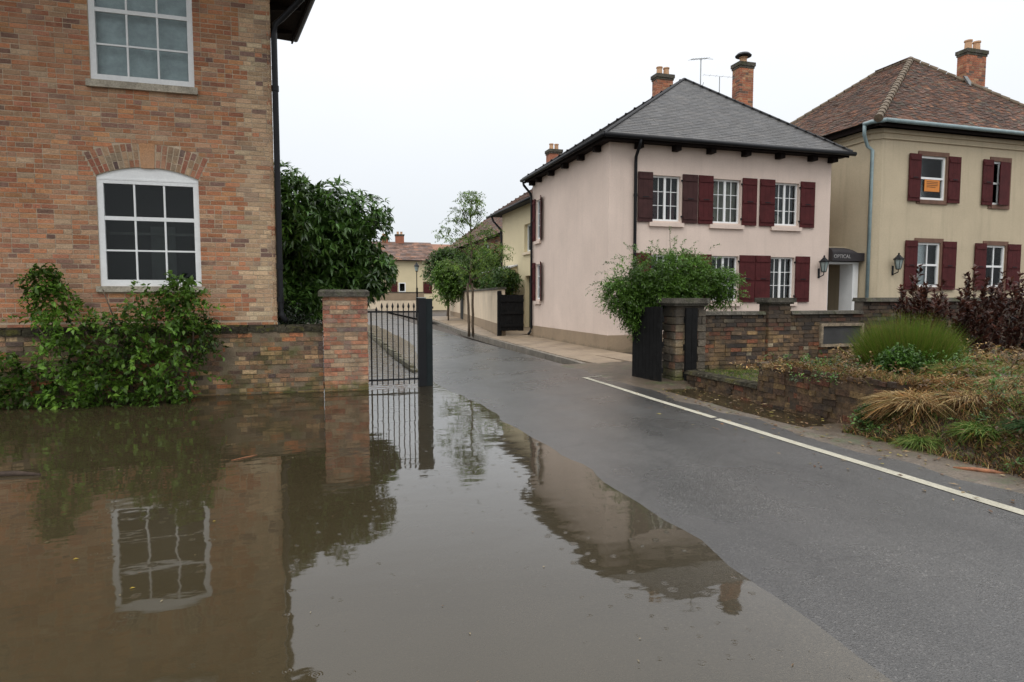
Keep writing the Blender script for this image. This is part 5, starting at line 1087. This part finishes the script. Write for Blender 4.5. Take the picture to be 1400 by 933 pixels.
P, D, I = clump_points(cen, rad, 85, .55)
crown('foliage', t3, sprays(P, D, 9, .15, .052, .022, (.066, .145, .022), var=.28, droop=.15, angle=(.6, 1.1), up=.3, clump=I, cvar=.22), M['leaf'])
P = []; D = []
for i in range(46):
    a = random.uniform(-.3, math.pi+.3); x, z = 6.15+1.15*math.cos(a), 1.85+.62*math.sin(a); P.append((x, 10.6+random.uniform(-.5, .4), z)); D.append((math.cos(a)*1.3, random.uniform(-.5, .2), math.sin(a)*.9+.1))
P += [(5.1, 10.6, 1.85), (5.1, 10.6, 1.75), (5.05, 10.55, 1.5), (6.4, 10.9, 2.75), (6.42, 10.95, 2.6)]; D += [(-1, 0, .9), (-1, -.1, .6), (-1, 0, .35), (0, 0, 1), (.4, 0, .6)]
crown('foliage', t3, sprays(np.array(P), np.array(D, float), 16, .30, .05, .02, (.06, .13, .028), angle=(.6, 1.0), up=0), M['leaf'])
# twin-stemmed street tree
t4 = thing('street_tree', 'young twin-stemmed tree with airy light green leaves at the pavement edge', 'tree', (5.6, 24.2, .1))
limbs(t4, [(wob((5.55, 24.2, .05), (5.52, 24.2, 2.1), 6, .05), .055, .045), (wob((5.72, 24.2, .05), (5.68, 24.2, 2.1), 6, .04), .055, .045), (wob((5.6, 24.2, 2.05), (5.68, 24.2, 5.3), 6, .05), .055, .012)]+[(wob((5.6, 24.2, 2.2+.3*i), (5.6+(-1)**i*(1.0-.07*i), 24.2+random.uniform(-.5, .5), 2.7+.32*i), 4, .06), .028, .006) for i in range(9)])
cs4 = []
for i in range(54):
    z = random.uniform(2.2, 5.5); mr_ = 1.2*math.sin(math.pi*min(1, (z-1.7)/3.9)**.9)**.8 if z < 4.2 else .75*(5.7-z)/1.5
    a = random.uniform(0, 6.28); r = mr_*random.uniform(.4, 1.25); cs4.append(((5.62+r*math.cos(a), 24.2+r*math.sin(a)*.8, z), random.uniform(.16, .3)))
P, D, I = clump_points([c for c, r in cs4], [r for c, r in cs4], 15, .3, .45)
crown('crown', t4, sprays(P, D*np.array([[1, 1, .3]]), 9, .26, .085, .038, (.10, .18, .035), var=.3, angle=(.9, 1.3), up=.05, clump=I, cvar=.25), M['leaf'])
# far shrubs and trees
def bushy(nm, label, cat, c, R, n, rr, per, base, leafL=.14, stem=None, grp=None):
    t = thing(nm, label, cat, (c[0], c[1], .15), grp); cen, rad = ell_centers(c, R, n, rr[0], rr[1]); P, D, I = clump_points(cen, rad, per, .5)
    crown('crown' if cat == 'tree' else 'foliage', t, sprays(P, D, 6, leafL*2, leafL, leafL*.5, base, clump=I, cvar=.28), M['leaf'])
    z0 = .1; limbs(t, [(wob((c[0], c[1], z0), (c[0]+.05, c[1], c[2]), 4, .04), stem or .06, .03)]+[(wob((c[0], c[1], c[2]*.6), (c[0]+random.uniform(-.6, .6)*R[0], c[1]+random.uniform(-.5, .5)*R[1], c[2]+R[2]*.5), 4, .05), .03, .01) for _ in range(4)], 'trunk' if cat == 'tree' else 'stem')
    return t
bushy('street_tree', 'rounded bushy green tree on a thin trunk further down the pavement', 'tree', (7.3, 37.2, 2.45), (.95, .8, 1.35), 36, (.3, .45), 45, (.075, .16, .025), .14, .05)
bushy('overhanging_tree', 'broad green tree spreading above the dark green garden door', 'tree', (8.7, 34.5, 3.2), (1.5, 1.6, 1.25), 44, (.35, .55), 45, (.06, .13, .025), .15, .1)
bushy('garden_tree', 'dark green tree showing above the cream boundary wall by the porch', 'tree', (7.9, 28.2, 2.35), (.95, 1.6, .6), 30, (.22, .35), 50, (.045, .1, .022), .10, .05)
bushy('golden_climber', 'yellow-green climbing shrub beside the porch of the yellow house', 'shrub', (8.1, 27.6, 1.9), (.28, .35, .75), 22, (.13, .2), 40, (.2, .2, .035), .08, .03)
bushy('backdrop_tree', 'green tree crown rising in front of the distant brick cottage roof', 'tree', (8.6, 44, 3.5), (1.8, 2, 1.4), 40, (.4, .6), 40, (.05, .10, .025), .2, .1)
# ornamental grass clump
g1 = thing('grass_clump', 'tall fine green ornamental grass clump at the corner of the bed', 'grass clump', (7.3, 6.5, .5))
o = tussock(g1, (7.3, 6.5, .5), .74, 1.0, 12000, [(.085, .15, .015), (.07, .125, .012), (.12, .17, .02), (.15, .13, .035)], lean=.30, w=.007, bend=.2, mess=.14, dome=.35)
# leafy green shrub under its left side
bushy('low_shrub', 'small bright leafy shrub under the left side of the tall grass clump', 'shrub', (6.85, 6.1, .76), (.3, .35, .22), 16, (.06, .16), 40, (.055, .13, .02), .05, .012)
bushy('low_shrub', 'tiny dark shrub at the foot of the bed wall by the mud', 'shrub', (5.72, 5.45, .26), (.14, .16, .16), 9, (.06, .09), 40, (.035, .09, .02), .04, .008)
# copper-leaved shrubs
for i, (x, y, top, r, lab) in enumerate([(9.5, 8.3, 2.1, .24, 'tallest spiky copper-leaved shrub at the left end of the row'), (10.15, 8.4, 1.84, .34, 'low copper-leaved shrub between the two tall ones'), (10.75, 8.3, 2.05, .42, 'bushy copper-leaved shrub in front of the gap between the two lower windows'), (11.4, 8.3, 2.02, .42, 'dark copper-leaved shrub below the second lower window'), (12.1, 8.5, 1.98, .45, 'copper-leaved shrub at the right edge of the row')]):
    t = thing('copper_shrub', lab, 'shrub', (x, y, .55), 'copper-leaved shrubs along the garden wall')
    P = []; D = []; st = []
    for k in range(17):
        a = random.uniform(0, 6.28); rr = r*random.random()**.5; h = (top-.55)*(1-.35*(rr/r)**1.5)*random.uniform(.82, 1.0) if k else top-.55
        if k == 0: rr = 0
        bx, by = x+rr*math.cos(a)*.5, y+rr*math.sin(a)*.5; tx, ty = x+rr*math.cos(a)*1.3, y+rr*math.sin(a)*1.3
        st.append(([(bx, by, .5), ((bx+tx)/2, (by+ty)/2, .55+h*.5), (tx, ty, .55+h*.93)], .012, .004))
        for q in range(14):
            s = .05+.95*q/13; P.append((bx+(tx-bx)*s, by+(ty-by)*s, .55+h*s-.08)); D.append(((tx-bx)*.6+random.gauss(0, .15), (ty-by)*.6+random.gauss(0, .15), 1))
    limbs(t, st, 'stem')
    crown('foliage', t, sprays(np.array(P), np.array(D), 7, .14, .105, .045, (.055, .022, .016), var=.45, angle=(.35, .85), up=.2, cvar=.35, tipbias=None), M['leaf'])
# dry grass tussocks on the bank
DRY = [(.34, .20, .075), (.26, .13, .045), (.42, .31, .15), (.13, .07, .03), (.22, .18, .06)]; GRN = [(.07, .14, .02), (.10, .17, .03), (.14, .17, .04), (.24, .22, .08)]; BG = [(.05, .1, .035), (.07, .12, .04), (.1, .13, .05)]
TU = [((6.05, 5.2), .42, .5, DRY, 'brown dry grass tussock hanging over the end of the bed wall'), ((6.6, 5.35), .48, .52, DRY+GRN[:1], 'dry straw tussock below the tall green grass clump'), ((6.25, 4.75), .38, .42, DRY, 'rusty brown tussock in the middle of the bank'), ((7.1, 5.6), .42, .45, GRN+DRY[:2], 'greenish tussock behind the rusty one'), ((7.75, 5.7), .45, .48, GRN[2:]+DRY[2:3], 'pale green tussock below the copper-leaved shrubs'), ((6.9, 4.9), .45, .45, [(.42, .33, .18), (.36, .25, .11), (.28, .2, .09)], 'pale straw coloured tussock highest on the bank'), ((7.5, 4.9), .42, .4, DRY+GRN[:2], 'mixed brown tussock near the right edge of the bank'), ((5.62, 4.72), .26, .3, GRN[:3], 'bright green grass tuft spilling on to the mud'), ((5.88, 4.4), .28, .32, GRN[:3]+[(.3, .26, .06)], 'yellow flecked green tuft at the foot of the bank'), ((6.0, 4.05), .3, .34, BG, 'blue green grass tuft beside the brown front tussock'), ((6.25, 3.75), .34, .36, DRY+BG[:1], 'brown tussock at the front of the bank'), ((6.65, 4.2), .4, .42, DRY+GRN[:1], 'wide dry tussock behind the front tufts'), ((6.7, 3.5), .34, .38, BG+GRN[:1], 'dark green tuft at the right edge of the bank'), ((7.2, 4.2), .45, .42, DRY, 'tangled brown tussock on the right of the bank'), ((5.5, 5.15), .2, .22, [(.12, .14, .03), (.2, .2, .05), (.07, .1, .02)], 'little yellowish tuft beside the tiny dark shrub'), ((8.3, 5.5), .5, .45, GRN+BG, 'green tussock on the top right of the bank'), ((5.8, 5.35), .3, .3, [(.13, .085, .04), (.2, .12, .05), (.1, .09, .03)], 'dead brown tuft at the end of the retaining wall'), ((6.3, 7.2), .3, .3, DRY+GRN[:1], 'sparse dry tuft on top of the bed wall'), ((8.3, 6.3), .45, .4, DRY+GRN, 'faded tussock in front of the copper-leaved shrubs'), ((7.0, 7.4), .4, .3, [(.1, .13, .03), (.2, .16, .06)], 'thin grass behind the bed wall beside the tall clump')]
for (x, y), R, h, cols, lab in TU:
    base_ = np.array(cols); kk_ = rng.integers(0, len(cols), 2); cols = [tuple(c*rng.uniform(.75, 1.25)) for c in base_]+[tuple(base_[k]) for k in kk_]*2
    z = hbed(x, y)-.02 if x > 6 else max(hverge(min(x, 6.5), y), hbed(x, y) if x > 5.2 else 0)-.01
    t = thing('grass_tussock', lab, 'grass tussock', (x, y, z), 'grass tussocks on the bank')
    n = int(1500*(R/.4)**2)
    wx, wy = random.uniform(-.07, .07), random.uniform(-.07, .07); tussock(t, (x+wx, y+wy, z), R*.95, h*random.uniform(.62, .95), int(n*1.25), cols, lean=random.uniform(.5, .85), w=.014, bend=random.uniform(.9, 1.5), mess=.6, dome=.3)
# broad-leaved weeds and dead leaves all over the bank
nn_ = 950; wx = rng.uniform(5.45, 9.2, nn_); wy = rng.uniform(3.0, 7.4, nn_); wz = np.array([max(hbed(a, b_), hverge(a, b_) if a < 6.5 else 0) for a, b_ in zip(wx, wy)])
wp = np.stack([wx, wy, wz], 1); wd = rng.normal(size=(nn_, 3))*.45+np.array([[0, 0, 1.]])
pt = (np.sin(wx*3.1+1)*np.cos(wy*2.7)+.5*np.sin(wx*7+wy*5)); 
for q_, (msk, bs, ln_) in enumerate([(pt > .25, (.055, .12, .025), .05), ((pt <= .25) & (pt > -.5), (.10, .06, .025), .055), (pt <= -.5, (.22, .15, .06), .06)]):
    sp = sprays(wp[msk], wd[msk], 9, .3, ln_, ln_*.45, bs, var=.45, droop=.3, angle=(.6, 1.3), up=.2, cvar=.4); P_, D_, U_, L_, W_, c_, dr_ = sp; V, Fc, cc = leaf_arrays(P_, D_, U_, L_, W_, c_, dr_)
    o = face_mesh(('leafy_weeds', 'brown_weeds', 'dead_stalks')[q_], M['leaf'], None, V, Fc, cc); o['kind'] = 'stuff'; o['category'] = 'weeds'; o['label'] = ('green leafy weeds among the tussocks on the bank', 'brown withered weeds among the tussocks on the bank', 'straw coloured dead stalks among the tussocks on the bank')[q_]
# mown grass between low wall and garden wall, and thin weeds; litter
def ground_blades(name, label, n, fx, fy, fz, h, cols, w=.008):
    x = fx(n); y = fy(n); P = np.stack([x, y, np.array([fz(a, b_) for a, b_ in zip(x, y)])], 1); D = np.array([[0, 0, 1.]])+rng.normal(size=(n, 3))*.35; cols = np.array(cols); col = cols[rng.integers(0, len(cols), n)]*rng.uniform(.6, 1.3, (n, 1))
    V, Fc, cc = blades(P, D, h*rng.uniform(.4, 1.1, n), w, col, .6); o = face_mesh(name, M['grass'], None, V, Fc, cc); o['kind'] = 'stuff'; o['label'] = label; o['category'] = 'grass'; return o
ground_blades('grass', 'short green grass on the sunken bed between the two old walls', 9000, lambda n: rng.uniform(6.2, 9.5, n), lambda n: rng.uniform(7.7, 9.85, n), hbed, .09, GRN)
ground_blades('weeds', 'ragged dead stems and weeds covering the top of the bank', 9000, lambda n: rng.uniform(5.9, 9.5, n), lambda n: rng.uniform(3.2, 7.6, n), hbed, .2, DRY+GRN+[(.07, .04, .025)]*3)
def hb2(x, y): return max(hverge(x, y) if x < 6.5 else -1, hbed(x, y))
ground_blades('bank_weeds', 'low tangle of dead stems and weeds on the front slope of the bank', 14000, lambda n: 5.42+.85*rng.random(n)**.8, lambda n: rng.uniform(2.6, 5.6, n), hb2, .15, DRY+GRN[:2]+[(.06, .035, .02)]*7, w=.010)
ground_blades('wall_top_weeds', 'brown dead weeds hanging over the top of the taller bed wall', 5000, lambda n: rng.uniform(5.9, 6.3, n), lambda n: rng.uniform(5.3, 7.4, n), lambda x, y: .66, .13, DRY+GRN[:1]+[(.07, .04, .02)]*3, w=.007)
n = 420; x = rng.uniform(4.95, 5.85, n); y = rng.uniform(3, 9, n); x = np.where(rng.random(n) < .12, rng.uniform(4.2, 4.9, n), x)
P = np.stack([x, y, np.array([max(hverge(a, b_) if a > 4.9 else -1, hroad(a, b_))+.008 for a, b_ in zip(x, y)])], 1); D = rng.normal(size=(n, 3)); D[:, 2] *= .08
lc = np.array([(.3, .2, .09), (.2, .1, .04), (.4, .3, .16), (.12, .07, .04), (.3, .25, .06)])[rng.integers(0, 5, n)]
V, Fc, cc = leaf_arrays(P, D, np.array([[0, 0, 1.]])+.2*rng.normal(size=(n, 3)), rng.uniform(.03, .09, n), rng.uniform(.008, .03, n), lc, -.05); lo_ = face_mesh('leaf_litter', M['leaf'], None, V, Fc, cc); lo_['kind'] = 'stuff'; lo_['label'] = 'scattered dead leaves on the muddy verge'; lo_['category'] = 'leaves'
n = 150; x = np.concatenate([rng.uniform(-4.2, .8, 60), rng.uniform(-2.5, 2.0, 90)]); y = np.concatenate([11.24-rng.random(60)**2*.5, rng.uniform(1.8, 9.5, 90)])
P = np.stack([x, y, np.full(n, .004)], 1); D = rng.normal(size=(n, 3)); D[:, 2] = 0; lc = np.array([(.3, .24, .14), (.16, .1, .05), (.4, .34, .2), (.09, .08, .05)])[rng.integers(0, 4, n)]
V, Fc, cc = leaf_arrays(P, D, np.array([[0, 0, 1.]])+0*P, rng.uniform(.008, .035, n), rng.uniform(.004, .012, n), lc, .0); fl_ = face_mesh('floating_debris', M['leaf'], None, V, Fc, cc); fl_['kind'] = 'stuff'; fl_['label'] = 'specks of leaf and grass floating on the flood'; fl_['category'] = 'debris'
# floating and stranded sticks
def stick(name, label, cat, pts, r, m, up=0):
    b = MB(); n = len(pts); b.tube(pts, [r*(1-.5*abs(2*i/(n-1)-1)) for i in range(n)], 7); return tag(b.build(name, M[m], None, smooth=True), label, cat)
stick('driftwood', 'dark piece of wood floating in the flood at the left edge', 'driftwood', [(-2.95, 6.77, .0), (-2.8, 6.74, .01), (-2.62, 6.72, .012), (-2.42, 6.66, .0)], .035, 'wetwood')
stick('floating_twig', 'thin reddish twig floating below the low garden wall', 'twig', [(-.84, 6.72, .002), (-.74, 6.78, .005), (-.62, 6.88, .002)], .007, 'rustwood')
stick('broken_branch', 'short splintered orange-brown branch lying on the muddy verge', 'branch', [(5.2, 4.12, .13), (5.28, 4.0, .14), (5.36, 3.9, .14), (5.42, 3.84, .13)], .024, 'rustwood')
stick('pale_stick', 'pale bleached stick lying in the mud near the green tuft', 'stick', [(5.34, 4.62, .12), (5.44, 4.5, .125), (5.54, 4.42, .12)], .008, 'twig')
stick('dark_twig', 'long dark twig bent across the muddy verge', 'twig', [(5.25, 4.2, .125), (5.4, 4.08, .13), (5.52, 3.9, .13), (5.68, 3.82, .125)], .006, 'wetwood')
stick('dark_twig', 'dark twig lying close to the road edge at the right', 'twig', [(5.1, 3.5, .12), (5.25, 3.4, .125), (5.4, 3.38, .12)], .006, 'wetwood')
for i, (x, y, l, lab) in enumerate([(-1.46, 4.42, .035, 'small yellow leaf floating on the brown water, nearest the camera'), (-1.02, 3.88, .03, 'tiny yellow leaf floating by the reflection of the upper window'), (-.75, 4.9, .025, 'pale leaf floating by the reflected window frame')]):
    V, Fc, cc = leaf_arrays(np.array([[x, y, .004]]), np.array([[1, .3, 0.]]), np.array([[0, 0, 1.]]), l, l*.6, np.array([[.45, .33, .06]]), .02); tag(face_mesh('floating_leaf', M['leaf'], None, V, Fc, cc), lab, 'leaf', 'leaves floating on the flood')
print('objects', len(bpy.data.objects), 'tris ~', sum(len(o.data.polygons)*2 for o in bpy.data.objects if o.type == 'MESH'))
